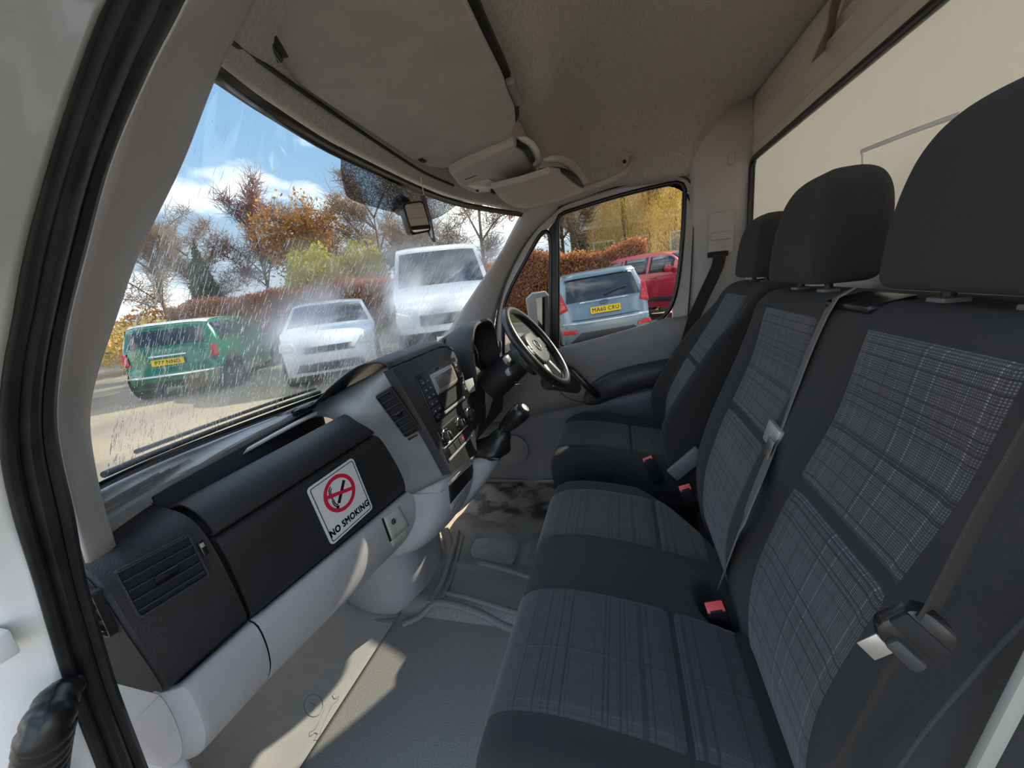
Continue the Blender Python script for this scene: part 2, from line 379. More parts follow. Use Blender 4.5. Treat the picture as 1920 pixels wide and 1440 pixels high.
m2 = nt.nodes.new('ShaderNodeMixShader'); L(wm_('MULTIPLY', fog, 0.20), m2.inputs[0]); L(m1.outputs[0], m2.inputs[1]); L(df.outputs[0], m2.inputs[2])
gl = nn(nt, 'ShaderNodeBsdfGlossy', Roughness=0.03)
m3 = nt.nodes.new('ShaderNodeMixShader'); fz = nn(nt, 'ShaderNodeFresnel', IOR=1.25); L(wm_('MULTIPLY', fz.outputs[0], 0.10), m3.inputs[0]); L(m2.outputs[0], m3.inputs[1]); L(gl.outputs[0], m3.inputs[2])
om = nt.nodes.new('ShaderNodeOutputMaterial'); L(m3.outputs[0], om.inputs[0]); MATS['wet_windscreen'] = wm
win1 = thing('window_1', 'wet streaked windscreen with a misted lower half above the dashboard', None, (-.7, 1.1, 1.5), kind='structure')
loft('glass', g_rows, 'wet_windscreen', win1, uv=g_uv)
# black printed border (a flat band on the glass) and the dotted sensor patch
def border(name, a, b, mname='gloss_black'):
    rows = [[p.lerp(q, t) for p, q in zip(a, b)] for t in (0, .5, 1)]
    return loft(name, rows, mname, win1, solid=0.002)
inn = [p+(q-p)*0.026+V((.006, 0, -.006)) for p, q in zip(g_top, g_bot)]; up_ = [p+V((.006, 0, -.004)) for p in g_top]
border('border_band', up_, inn)
inb = [p+(q-p)*0.965+V((.006, 0, -.004)) for p, q in zip(g_top, g_bot)]; dn_ = [p+V((.006, 0, -.002)) for p in g_bot]
border('border_band', inb, dn_)
# dotted patch behind the mirror
dm = bpy.data.materials.new('dotted_print'); dm.use_nodes = True; nt = dm.node_tree; nt.nodes.clear(); L = nt.links.new
tc = nt.nodes.new('ShaderNodeTexCoord'); vo = nn(nt, 'ShaderNodeTexVoronoi', Scale=260.0); L(tc.outputs['Object'], vo.inputs['Vector'])
vr = ramp(nt, vo.outputs['Distance'], [(0.50, (1, 1, 1)), (0.62, (0.72,)*3)])
t1 = nt.nodes.new('ShaderNodeBsdfTransparent'); d1 = nn(nt, 'ShaderNodeBsdfPrincipled', Roughness=0.4); d1.inputs[0].default_value = (0.03, 0.035, 0.045, 1)
ms = nt.nodes.new('ShaderNodeMixShader'); mm = nn(nt, 'ShaderNodeMath', operation='MULTIPLY'); L(vr.outputs[0], mm.inputs[0]); mm.inputs[1].default_value = 0.92
L(mm.outputs[0], ms.inputs[0]); L(t1.outputs[0], ms.inputs[1]); L(d1.outputs[0], ms.inputs[2]); om = nt.nodes.new('ShaderNodeOutputMaterial'); L(ms.outputs[0], om.inputs[0]); MATS['dotted_print'] = dm
tp = cr([V((637, 274, 0)), V((690, 306, 0)), V((740, 332, 0)), V((790, 352, 0)), V((840, 369, 0)), V((868, 376, 0))], 25)
bt = cr([V((641, 335, 0)), V((652, 370, 0)), V((690, 385, 0)), V((745, 400, 0)), V((812, 411, 0)), V((868, 377, 0))], 25)
prow = []
for k in range(9):
    prow.append([hit(G, a.x+(b.x-a.x)*k/8, a.y+(b.y-a.y)*k/8, 0.006) for a, b in zip(tp, bt)])
loft('sensor_patch', prow, 'dotted_print', win1)
# condensation: beads and running trickles on the inside of the glass
wd = mat('water', (1, 1, 1), 0.02, trans=1.0); wd.node_tree.nodes['Principled BSDF'].inputs['IOR'].default_value = 1.33
dv, dfc = [], []
rnd = random.Random(3)
def gpt(i, t):
    k = max(0.0, min(15.999, t*16)); a = int(k); f = k-a; j = max(0.0, min(39.999, i)); c = int(j); h = j-c
    return (g_rows[a][c].lerp(g_rows[a][c+1], h)).lerp(g_rows[a+1][c].lerp(g_rows[a+1][c+1], h), f)
for n in range(4200):
    i = 1.5+37*rnd.random()**1.25; t = 0.08+0.88*rnd.random()**0.75
    if t < 0.30 and rnd.random() < 0.75: continue
    p = gpt(i, t); q = gpt(i+rnd.uniform(-.02, .02), min(t+.02, .99)); T = (q-p).normalized()
    S = (gpt(min(i+.2, 39.9), t)-gpt(i-.2, t)).normalized(); N = S.cross(T).normalized()
    if N.x < 0: N = -N
    r = rnd.random()
    ln, wd_ = (rnd.uniform(.006, .03), rnd.uniform(.0003, .0006)) if r < .72 else (rnd.uniform(.001, .003), rnd.uniform(.0006, .0013))
    p = p+N*.0035; h = wd_*0.5; o = len(dv)
    dv += [p-T*ln/2, p-T*ln*.3+S*wd_, p+T*ln*.3+S*wd_*1.2, p+T*ln/2, p+T*ln*.3-S*wd_*1.2, p-T*ln*.3-S*wd_, p-T*ln*.25+N*h, p+T*ln*.3+N*h*1.3]
    dfc += [(o, o+1, o+6), (o+1, o+2, o+7, o+6), (o+2, o+3, o+7), (o+3, o+4, o+7), (o+4, o+5, o+6, o+7), (o+5, o, o+6), (o, o+5, o+4, o+3, o+2, o+1)]
tag(mesh('water_drops', dv, dfc, 'water', win1, fix=False, sharp=0), 'water drops and trickles on the windscreen', kind='stuff')

# --- ceiling
def gxt(y): 
    for a, b in zip(g_top, g_top[1:]):
        if a.y <= y <= b.y: return a.lerp(b, (y-a.y)/max(1e-6, b.y-a.y))
    return g_top[0] if y < g_top[0].y else g_top[-1]
rows = []
NY = 60
for j in range(NY+1):
    y = 0.385+(1.885-0.385)*j/NY
    g = gxt(y); s = sm([1.05, 1.3], [0, -.07], y)
    hp_ = [(-.32+s, 2.165), (-.215+s, 2.178), (-.165+s, 2.192), (-.135+s, 2.22), (-.11+s, 2.262), (-.07+s, 2.298), (0, 2.320), (.10, 2.334), (.22, 2.342), (.36, 2.343), (.43, 2.338), (.48, 2.332), (.515, 2.330)]
    k0 = g.x+.11; q_ = []
    for a, b in hp_: k0 = max(a, k0+.025); q_.append((k0, b))
    prof = [(g.x-.01, g.z+.004), (g.x+.012, g.z+.006), (g.x+.03, g.z+.016), (g.x+.05, g.z+.032), (g.x+.056, g.z+.044), (g.x+.075, g.z+.052), (g.x+.11, g.z+.066)]+q_
    pts = cr([V((a, y, b)) for a, b in prof], 56); row = []
    for p in pts:
        zf = lin([-.5, -.4, -.27, 0, .3, .36, .43, .5], [2.02, 2.035, 2.068, 2.104, 2.097, 2.19, 2.29, 2.33], p.x)
        f_ = max(0.0, (y-1.58)/.30); f_ = f_**2.6 if y < 1.885 else 1.0
        if y < .47: f_ = max(f_, ((.47-y)/.10)**2*.35)
        row.append(V((p.x, p.y, p.z-max(0, p.z-zf)*f_)))
    rows.append(row)
CEIL = bvh(rows)
tag(loft('ceiling', rows, 'headliner', solid=-0.01), 'grey brown felt roof lining of the cab', kind='structure')
CEIL = bvh(rows)

hdr = thing('trim_7', 'dark grooves in the roof lining along the top of the windscreen', None, (-.5, 1.0, 2.1), kind='structure')
for pts_, r_ in (([(418, 66), (520, 138), (640, 222), (760, 302), (800, 326), (850, 348)], .004),):
    hh = [hit(CEIL, u, v, .002) for u, v in pts_]; hh = [p for p in hh if p]
    if len(hh) > 2: tube('groove', cr(hh, 30), r_, 'soft_black', hdr, n=6)
# --- near A-pillar: inner trim, rubber seal, white door jamb
def band(name, left, right, n, m, bulge, parent=None, rows_n=9, solid=0.006):
    """surface between two edge curves, bulged towards the cab"""
    A = cr(left, n); B = cr(right, n); rows = []
    for a, b in zip(A, B):
        rows.append([a.lerp(b, k/(rows_n-1))+V(bulge)*math.sin(math.pi*k/(rows_n-1)) for k in range(rows_n)])
    return loft(name, rows, m, parent, solid=solid)
trR = [px(490, -70, y=.37), px(460, 0, y=.37), px(400, 118, y=.37), px(330, 300, y=.37), px(250, 470, y=.37), px(205, 600, y=.37), px(167, 720, y=.37), px(157, 800, y=.37), px(165, 870, y=.37), px(182, 950, y=.37), px(206, 1027, y=.365)]
trL = [px(360, -70, y=.27), px(330, 0, y=.27), px(270, 118, y=.27), px(195, 300, y=.27), px(150, 470, y=.27), px(118, 600, y=.27), px(99, 720, y=.27), px(97, 800, y=.27), px(108, 870, y=.27), px(128, 950, y=.27), px(160, 1056, y=.275)]
tag(band('trim_1', trL, trR, 40, 'pillar_plastic', (.028, .0, .012)), 'grey moulded windscreen pillar trim by the open passenger door', kind='structure')
seal = thing('trim_2', 'black rubber door seal running down beside the grey pillar', None, (-.68, .24, .9), kind='structure')
sI = [px(360, -70, y=.262), px(330, 0, y=.262), px(270, 118, y=.262), px(195, 300, y=.262), px(150, 470, y=.262), px(118, 600, y=.262), px(99, 720, y=.262), px(97, 800, y=.262), px(108, 870, y=.262), px(130, 960, y=.262), px(152, 1080, y=.262), px(183, 1190, y=.262), px(214, 1290, y=.262), px(271, 1440, y=.262), px(330, 1600, y=.262)]
sO = [px(215, -70, y=.205), px(183, 0, y=.205), px(140, 118, y=.205), px(85, 300, y=.205), px(42, 470, y=.205), px(22, 590, y=.205), px(4, 690, y=.205), px(-3, 800, y=.205), px(3, 880, y=.205), px(25, 975, y=.205), px(58, 1080, y=.205), px(122, 1290, y=.205), px(180, 1440, y=.205), px(240, 1600, y=.205)]
A, B = cr(sI, 70), cr(sO, 70); rows = []
for a, b in zip(A, B):
    pf = [0, .012, .016, .010, -.004, .004, .013, .018, .016, .008, -.002, .004, .007, .004, 0]
    rows.append([a.lerp(b, k/14)+V((.9*h, -.1*h, .25*h)) for k, h in enumerate(pf)])
loft('rubber_section', rows, 'rubber', seal, solid=0.004)
jam = thing('wall_left', 'white painted door jamb at the edge of the open passenger doorway', None, (-.6, .18, .9), kind='structure')
jpx = [(215, -70), (183, 0), (140, 118), (85, 300), (42, 470), (22, 590), (4, 690), (-3, 800), (3, 880), (25, 975), (58, 1080), (122, 1290), (180, 1440), (240, 1600)]
jO = [px(u-380, v, y=.115) for u, v in jpx]
sOo = [p+(V((-.005, .0025, 0)) if i < 8 else V((-.004, .006, 0)) if i < 10 else V((-.003, .012, 0))) for i, p in enumerate(sO)]
A, B = cr(sOo, 50), cr(jO, 50); rows = []
for a, b in zip(A, B):
    pf = [0, 0, .004, .006, .006, -.002, -.006, .002, .004, .0]
    rows.append([a.lerp(b, k/9)+V((h, 0, h*.4)) for k, h in enumerate(pf)])
loft('painted_panel', rows, 'white_paint', jam, solid=0.004)
FH = fr(px(2, 1215, y=.17), (1, 0, 0), (0, 0, 1))
fbox('hinge_plate', FH, -.06, .004, -.016, .016, -.01, .01, 'white_paint', jam, .003)
# corrugated cable sleeve
hp = cr([px(140, 1284, y=.213), px(124, 1294, y=.203), px(104, 1318, y=.182), px(88, 1362, y=.166), px(78, 1425, y=.160), px(74, 1480, y=.157), px(74, 1560, y=.155)], 120)
hs = tube('cable_sleeve', hp, [(0.0125+.0105*min(1, i/30))*(.88+.18*abs(math.cos(math.pi*i/6.5))**.6) for i in range(120)], 'rubber_gloss', n=20, sharp=0)
tag(hs, 'black corrugated cable sleeve by the white door jamb', 'cable sleeve')

# --- far A-pillar trim
fl = [px(1000, 380, y=1.80), px(980, 397, y=1.80), px(960, 432, y=1.80), px(940, 470, y=1.80), px(910, 515, y=1.80), px(880, 560, y=1.80), px(852, 603, y=1.80), px(822, 650, y=1.80)]
frr = [px(1062, 360, y=1.89), px(1050, 388, y=1.89), px(1010, 425, y=1.89), px(985, 455, y=1.89), px(960, 500, y=1.89), px(943, 540, y=1.89), px(930, 585, y=1.89), px(920, 650, y=1.89)]
tag(band('trim_3', fl, frr, 30, 'pillar_plastic', (.012, -.022, .01)), 'pale grey windscreen pillar trim beyond the steering wheel', kind='structure')

# --- partition behind the seats
wr = thing('wall_rear', 'cream painted bulkhead behind the seats', None, (.53, 1.1, .65), kind='structure')
FP = fr((.525, 1.0, 1.9), (0, -1, 0), (0, 0, 1))     # u = -y, v = z, n = -x
oy0, oy1, oz0, oz1 = 0.1, 1.85, 1.70, 2.118
hole = [(-(oy0+oy1)/2+1.0+a, (oz0+oz1)/2-1.9+b) for a, b in rrect(oy1-oy0, oz1-oz0, .035, 6)]
outer = [(-(0.0+1.93)/2+1.0+a, (.65+2.36)/2-1.9+b) for a, b in rrect(1.95, 1.71, .02, 6)]
ring('bulkhead_sheet', FP, outer, hole, -.01, .006, 'cream_paint' if 'cream_paint' in MATS else mat('cream_paint', (0.66, 0.62, 0.55), 0.35, coat=0.3, vary=0.04, vscale=5).name, wr)
for z, d in ((2.165, .006), (2.235, .007), (2.262, .005)):
    tube('pressed_bead', [V((.519, .02, z)), V((.519, 1.0, z)), V((.519, 1.86, z))], d*1.2, 'cream_paint', wr, n=10, flat=.5)
win2 = thing('window_2', 'misted cream bulkhead window with black rubber seal behind the headrests', None, (.53, 1.0, 1.7), kind='structure')
pm = mat('misted_pane', (0.62, 0.60, 0.53), 0.22, coat=0.5, spec=0.6)
nt = pm.node_tree; b = nt.nodes['Principled BSDF']; tl_ = nt.nodes.new('ShaderNodeBsdfTranslucent'); tl_.inputs[0].default_value = (.84, .82, .76, 1); mt_ = nn(nt, 'ShaderNodeMixShader', Fac=.66); nt.links.new(b.outputs[0], mt_.inputs[1]); nt.links.new(tl_.outputs[0], mt_.inputs[2]); nt.links.new(mt_.outputs[0], nt.nodes['Material Output'].inputs[0]); tc = nt.nodes.new('ShaderNodeTexCoord'); L = nt.links.new
mp = nt.nodes.new('ShaderNodeMapping'); mp.inputs['Scale'].default_value = (1, 22, 2); L(tc.outputs['Object'], mp.inputs[0])
n1 = nn(nt, 'ShaderNodeTexNoise', Scale=3.0, Detail=6.0); L(mp.outputs[0], n1.inputs['Vector'])
r1 = ramp(nt, n1.outputs['Fac'], [(0.3, (0.70, 0.68, 0.61)), (0.7, (0.76, 0.72, 0.63))])
n2 = nn(nt, 'ShaderNodeTexVoronoi', Scale=38.0); L(tc.outputs['Object'], n2.inputs['Vector']); r2 = ramp(nt, n2.outputs['Distance'], [(0.045, (0.25, 0.24, 0.22)), (0.07, (1, 1, 1))])
n3 = nn(nt, 'ShaderNodeTexNoise', Scale=4.0); L(tc.outputs['Object'], n3.inputs['Vector']); r3 = ramp(nt, n3.outputs['Fac'], [(0.52, (1, 1, 1)), (0.6, (0, 0, 0))])
m_ = nn(nt, 'ShaderNodeMix', data_type='RGBA', blend_type='LIGHTEN'); m_.inputs[0].default_value = 1; L(r2.outputs[0], m_.inputs[6]); L(r3.outputs[0], m_.inputs[7])
m2_ = nn(nt, 'ShaderNodeMix', data_type='RGBA', blend_type='MULTIPLY'); m2_.inputs[0].default_value = 1; L(r1.outputs[0], m2_.inputs[6]); L(m_.outputs[2], m2_.inputs[7]); L(m2_.outputs[2], b.inputs['Base Color'])
fbox('pane', FP, -(oy1)+1.0-.01, -oy0+1.01, oz0-1.9-.01, oz1-1.9+.01, -.012, -.006, 'misted_pane', win2, .001)
hp3 = [FP[0]+FP[1]*a+FP[2]*b+FP[3]*.006 for a, b in hole]
tube('rubber_seal', hp3, .011, 'rubber_gloss', win2, n=8, closed=True, up=(-1, 0, 0))
hp4 = [FP[0]+FP[1]*(a*.985)+FP[2]*((b+.19-(-.0))*1.0-.19+(.012 if b < 0 else -.012))+FP[3]*.006 for a, b in hole]
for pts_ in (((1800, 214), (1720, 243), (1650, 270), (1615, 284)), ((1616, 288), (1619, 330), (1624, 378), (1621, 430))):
    tube('reflection_streak', cr([px(u, v, x=.5295) for u, v in pts_], 16), .0045 if pts_[0][0] > 1700 else .0025, 'white_paint', win2, n=8, flat=.5, up=(-1, 0, 0))  # pale strips imitating a reflected streak on the pane and a thin upright line
# strap hanging from the roof edge
st = ribbon('roof_strap', cr([px(1585, -40, x=.49), px(1566, 10, x=.495), px(1555, 55, x=.50), px(1535, 105, x=.505)], 14), [(.55, .8, .1)]*14, .045, .003, mat('strap_cloth', (.34, .25, .21), .8, bump=.4, bscale=300, vary=.15).name)
tag(st, 'crumpled pinkish brown strap hanging at the roof edge', 'strap')

# --- far side wall between door and bulkhead
rows = []
for z, y, x0 in ((2.36, 1.858, .33), (2.26, 1.852, .30), (2.22, 1.848, .30), (2.18, 1.853, .305), (2.1, 1.86, .315), (1.9, 1.878, .312), (1.7, 1.89, .305), (1.5, 1.90, .30), (1.2, 1.90, .30), (.7, 1.90, .30)):
    rows.append([V((x0-.012, y+.05, z)), V((x0-.006, y+.02, z)), V((x0+.006, y+.006, z)), V((x0+.03, y, z)), V((x0+.09, y-.004, z)), V((x0+.17, y-.004, z)), V((.505, y-.002, z)), V((.53, y+.0, z))])
tag(loft('wall_right', rows, 'pillar_plastic', solid=-.006), 'grey trim panel of the pillar beside the driver seat', kind='structure')
bt_ = thing('belt_guide', 'grey belt height adjuster panel on the pillar behind the driver seat', 'belt guide', (.42, 1.87, 1.75))
a, b_, c_, d_ = px(1330, 400, y=1.868), px(1375, 393, y=1.868), px(1374, 473, y=1.868), px(1327, 478, y=1.868)
FB = fr(d_, c_-d_, a-d_); W_, H_ = (c_-d_).length, (a-d_).length
prism('cover_plate', FB, [(W_/2+p, H_/2+q) for p, q in rrect(W_, H_, .012)], -.01, .010, 'pillar_plastic', bt_, bev=.003)
fbox('slider', FB, .008, W_-.012, .055, .085, .008, .020, 'pillar_plastic', bt_, .004)
fbox('belt_slot', FB, .0, W_-.02, -.012, .01, -.01, .016, 'soft_black', bt_, .003)
fbox('coat_hook', fr(px(1371, 297, y=1.85), (1, 0, 0), (0, 0, 1)), -.012, .012, -.022, .022, -.002, .012, 'pillar_plastic', bt_, .004)

# --- far door
door = thing('door_1', 'grey driver door with a large window and a quarter light', None, (0, 1.9, .8), kind='structure')
YD = 1.89
def pp(u, v, y=YD): p = px(u, v, y=y); return (p.x, p.z)
FD = (V((0, YD, 0)), V((1, 0, 0)), V((0, 0, 1)), V((0, -1, 0)))       # u = x, v = z, n towards the cab
def sp2(pts, n, closed=False):
    q = [V((a, b, 0)) for a, b in pts]
    if closed: q = q+[q[0]]
    return [(p.x, p.y) for p in cr(q, n+(1 if closed else 0))][:n]
hole_main = [(1046, 640), (1046, 560), (1046, 480), (1046, 412), (1052, 402), (1080, 392), (1140, 373), (1200, 357), (1255, 345), (1274, 343), (1283, 352), (1283, 375), (1280, 440), (1272, 520), (1262, 565), (1250, 587), (1228, 607), (1200, 618), (1150, 630), (1100, 642), (1058, 653), (1047, 652)]
hole_q = [(1033, 655), (1033, 600), (1033, 540), (1033, 470), (1031, 440), (1024, 433), (1014, 440), (1000, 462), (985, 490), (970, 517), (956, 545), (947, 570), (944, 600), (944, 640), (946, 670), (960, 675), (1000, 665), (1028, 658)]
Hm = sp2([pp(*p) for p in hole_main], 88, True); Hq = sp2([pp(*p) for p in hole_q], 72, True)
out_pts = [(930, 720), (927, 640), (932, 590), (944, 540), (962, 497), (985, 455), (1012, 420), (1048, 388), (1100, 366), (1160, 348), (1220, 334), (1262, 328), (1285, 331), (1298, 345), (1301, 380), (1300, 440), (1296, 520), (1290, 600), (1287, 680), (1286, 720)]
Ho = sp2([pp(*p) for p in out_pts], 100)
# frame: a bar around each light, built as strips
def strip(name, a, b, n0, n1, m, closed=False):
    O, U, W, N = FD
    rows = [[O+U*p[0]+W*p[1]+N*n_ for p in q] for q, n_ in ((a, n0), (a, n1), (b, n1), (b, n0))]
    v, f = grid(rows, True, closed); return mesh(name, v, f, m, door)
def nearest(poly, pts):
    """for each point of poly the nearest one in pts"""
    return [min(pts, key=lambda q: (q[0]-p[0])**2+(q[1]-p[1])**2) for p in poly]
def resample(poly, n):
    return [(p.x, p.y) for p in cr([V((a, b, 0)) for a, b in poly], n)]
o_seg = sp2([pp(*p) for p in out_pts[1:19]], 90)
in_seg = sp2([pp(*p) for p in [(944, 640), (944, 600), (947, 570), (956, 545), (970, 517), (985, 490), (1000, 462), (1014, 440), (1024, 431), (1040, 412), (1052, 402), (1080, 392), (1140, 373), (1200, 357), (1255, 345), (1274, 343), (1283, 352), (1283, 375), (1280, 440), (1272, 520), (1262, 565), (1262, 600)]], 90)
strip('window_frame', o_seg, in_seg, -.03, .004, 'pillar_plastic')
strip('door_seal', [(p[0], p[1]) for p in o_seg], [(p[0]*.985, 1.75+(p[1]-1.75)*.975) for p in o_seg], .0, .012, 'rubber_gloss')
dv_a = sp2([pp(1030, 425), pp(1033, 440), pp(1033, 540), pp(1033, 662)], 20) if False else resample([pp(1031, 428), pp(1033, 470), pp(1033, 560), pp(1032, 664)], 20)
dv_b = resample([pp(1046, 408), pp(1046, 470), pp(1046, 560), pp(1046, 660)], 20)
strip('divider_bar', dv_a, dv_b, -.025, .008, 'gloss_black')
for nm, H in (('window_seal', Hm), ('window_seal', Hq)):
    tube(nm, [V((p[0], YD-.002, p[1])) for p in H], .010, 'rubber_gloss', door, n=8, closed=True, up=(0, 1, 0))
cg = bpy.data.materials.new('clear_glass'); cg.use_nodes = True; nt = cg.node_tree; nt.nodes.clear(); L = nt.links.new
t1 = nt.nodes.new('ShaderNodeBsdfTransparent'); t1.inputs[0].default_value = (.74, .76, .75, 1); g1 = nn(nt, 'ShaderNodeBsdfGlossy', Roughness=.01)
fz = nn(nt, 'ShaderNodeFresnel', IOR=1.3); mfz = nn(nt, 'ShaderNodeMath', operation='MULTIPLY'); L(fz.outputs[0], mfz.inputs[0]); mfz.inputs[1].default_value = .5
ms = nt.nodes.new('ShaderNodeMixShader'); L(mfz.outputs[0], ms.inputs[0]); L(t1.outputs[0], ms.inputs[1]); L(g1.outputs[0], ms.inputs[2]); om = nt.nodes.new('ShaderNodeOutputMaterial'); L(ms.outputs[0], om.inputs[0]); MATS['clear_glass'] = cg
prism('window_glass', FD, Hm, -.016, -.013, 'clear_glass', door); prism('quarter_glass', FD, Hq, -.016, -.013, 'clear_glass', door)
# door panel: belt line, upper panel, armrest swell, pull handle, lower panel
bx_ = [-.80, -.55, -.33, -.1, .10, .155, .20, .30]; bz_ = [1.34, 1.37, 1.412, 1.455, 1.497, 1.512, 1.522, 1.525]
def beltz(x): return sm(bx_, bz_, x) if x > .1 else lin(bx_, bz_, x)
rows = []
for i in range(45):
    x = -.80+1.10*i/44; z = beltz(x)
    rows.append([V((x, 1.905, z-.012)), V((x, 1.895, z)), V((x, 1.872, z+.002)), V((x, 1.858, z-.008)), V((x, 1.852, z-.03)), V((x, 1.850, z-.08)), V((x, 1.855, z-.16)), V((x, 1.862, z-.24)), V((x, 1.868, z-.30))])
loft('upper_panel', rows, 'mid_grey_plastic', door, solid=-.01)
rows = []
for i in range(45):
    x = -.80+1.10*i/44; z = beltz(x)-.30
    rows.append([V((x, 1.876, z+.004)), V((x, 1.880, z-.06)), V((x, 1.884, z-.2)), V((x, 1.885, z-.38)), V((x, 1.88, .70))])
loft('lower_panel', rows, mat('door_lower_grey', (.155, .16, .18), .5, bump=.25, bscale=300, vary=.06).name, door, solid=-.01)
# armrest swell
rows = []
ar = [(-.19, 1.165, .012, .020), (-.17, 1.18, .03, .045), (-.12, 1.205, .05, .065), (-.05, 1.235, .062, .070), (.05, 1.265, .066, .066), (.15, 1.285, .066, .062), (.25, 1.30, .06, .06), (.30, 1.305, .05, .06)]
for x, z, dp, h in ar:
    rows.append([V((x, 1.866-dp*max(0, math.cos(a))**.6, z+h*math.sin(a))) for a in [math.radians(-90+180*k/14) for k in range(15)]])
rr = []
for k in range(15): rr.append(cr([r[k] for r in rows], 40))
loft('armrest', [list(q) for q in zip(*rr)], 'dark_plastic', door)
# swell at the front around the handle
rows = []
for x, z, dp, h in [(-.42, 1.26, .004, .02), (-.38, 1.275, .025, .05), (-.33, 1.285, .045, .065), (-.27, 1.275, .05, .065), (-.22, 1.25, .03, .05), (-.19, 1.235, .005, .02)]:
    rows.append([V((x, 1.86-dp*max(0, math.cos(a))**.7, z+h*math.sin(a))) for a in [math.radians(-90+180*k/12) for k in range(13)]])
rr = [cr([r[k] for r in rows], 30) for k in range(13)]
loft('handle_boss', [list(q) for q in zip(*rr)], 'dark_plastic', door)
hpth = cr([px(1052, 690, y=1.80), px(1068, 692, y=1.785), px(1085, 707, y=1.78), px(1105, 728, y=1.78), px(1122, 744, y=1.80)], 24)
tube('pull_handle', hpth, [.010]+[.0135]*22+[.010], 'gloss_black', door, n=12, flat=1.3)
pk = cr([px(1035, 690, y=1.855), px(1050, 735, y=1.85), px(1080, 752, y=1.85), px(1125, 755, y=1.85)], 20)
tube('panel_crease', pk, .002, 'dark_plastic', door, n=6)
disc('screw_cap', (V((0, 1.853, 0)), V((1, 0, 0)), V((0, 0, 1)), V((0, -1, 0))), (lambda p: (p.x, p.z))(px(1263, 614, y=1.853)), .012, 0, .003, 'mid_grey_plastic', door, 20, .001)
tube('lock_pin', [px(1207, 617, y=1.88), px(1208, 609, y=1.88)], .006, 'chrome', door, n=8)
sg = px(962, 843, y=1.87); FS = (V((sg.x, 1.874, sg.z)), V((1, 0, 0)), V((0, 0, 1)), V((0, -1, 0)))
disc('speaker_grille', FS, (0, 0), .085, 0, .004, 'mid_grey_plastic', door, 32, .002)
# side step / kick area below the far dash
# --- floor
def floor_z(x, y):
    z = .669
    z += sm([.955, .985], [0, .028], y)
    if .985 < y < 1.20: z += .006*max(0, math.cos((y-1.015)/.03*math.pi/2))*(1 if abs(y-1.015) < .03 else 0)
    if abs(y-1.185) < .02: z += .008*math.cos((y-1.185)/.02*math.pi/2)
    if 1.21 < y < 1.40 and -.66 < x < -.40:
        e = min(y-1.21, 1.40-y, x+.66, -.40-x); z -= .012*min(1, max(0, e)/.02)
    if y > 1.45: z -= sm([1.45, 1.6], [0, .02], y)
    return z
rows = []
NX, NYf = 100, 124
for i in range(NX+1):
    x = -.80+1.32*i/NX; rows.append([V((x, .27+1.70*j/NYf, floor_z(x, .27+1.70*j/NYf))) for j in range(NYf+1)])
fm = mat('floor_mat', (0.25, 0.243, 0.23), 0.62, bump=0.6, bscale=420, vary=0.38, vscale=420)
nt = fm.node_tree; b = nt.nodes['Principled BSDF']; src = b.inputs['Base Color'].links[0].from_socket; tc = nt.nodes.new('ShaderNodeTexCoord'); L = nt.links.new
sx = nt.nodes.new('ShaderNodeSeparateXYZ'); L(tc.outputs['Object'], sx.inputs[0])
zone = ramp(nt, sx.outputs[1], [(0.0, (0, 0, 0)), (1.0, (1, 1, 1))]); mr = nt.nodes.new('ShaderNodeMapRange'); L(sx.outputs[1], mr.inputs[0]); mr.inputs[1].default_value = 1.30; mr.inputs[2].default_value = 1.6
dn = nn(nt, 'ShaderNodeTexNoise', Scale=9.0, Detail=6.0); L(tc.outputs['Object'], dn.inputs['Vector']); dr_ = ramp(nt, dn.outputs['Fac'], [(0.46, (0, 0, 0)), (0.60, (1, 1, 1))])
mu = nn(nt, 'ShaderNodeMath', operation='MULTIPLY'); L(mr.outputs[0], mu.inputs[0]); L(dr_.outputs[0], mu.inputs[1])
md_ = nn(nt, 'ShaderNodeMix', data_type='RGBA'); L(mu.outputs[0], md_.inputs[0]); L(src, md_.inputs[6]); md_.inputs[7].default_value = (.035, .026, .018, 1); L(md_.outputs[2], b.inputs['Base Color'])
tag(loft('floor', rows, 'floor_mat', solid=.02), 'dark speckled rubber floor mat of the cab', kind='structure')
FLR = bpy.data.objects['floor']
for pts_, r_ in (([(752, 1163), (785, 1148), (815, 1136), (850, 1139), (900, 1152), (950, 1168), (1005, 1186)], .013), ([(806, 1136), (826, 1102), (842, 1062), (852, 1027), (858, 1000)], .014), ([(832, 1126), (846, 1090), (858, 1048), (868, 1008)], .008), ([(838, 1118), (880, 1128), (940, 1146), (1000, 1162)], .010), ([(900, 1062), (940, 1072), (1000, 1088)], .012)):
    pp3 = [px(u, v, z=.69) for u, v in pts_]; tube('rib', cr([V((p.x, p.y, floor_z(p.x, p.y)+.003)) for p in pp3], 30), r_, 'floor_mat', FLR, n=10, flat=.7)
hpd = [px(u, v, z=.68) for u, v in ((893, 1012), (955, 1008), (968, 1016), (975, 1035), (962, 1062), (940, 1060), (888, 1046), (882, 1038))]
ed_ = cr([hpd[0], hpd[1], hpd[2], hpd[3], hpd[4]], 20); eb_ = cr([hpd[7], hpd[6], hpd[6].lerp(hpd[5], .6), hpd[5], hpd[4]+V((-.01, -.01, 0))], 20); mat('worn_pad', (.30, .31, .31), .5, bump=.3, bscale=200, vary=.1)
loft('heel_pad', [[V((a_.x+(b_.x-a_.x)*k/8, a_.y+(b_.y-a_.y)*k/8, .6925-(.006 if k in (0, 8) else 0))) for a_, b_ in zip(ed_, eb_)] for k in range(9)], 'worn_pad', FLR)
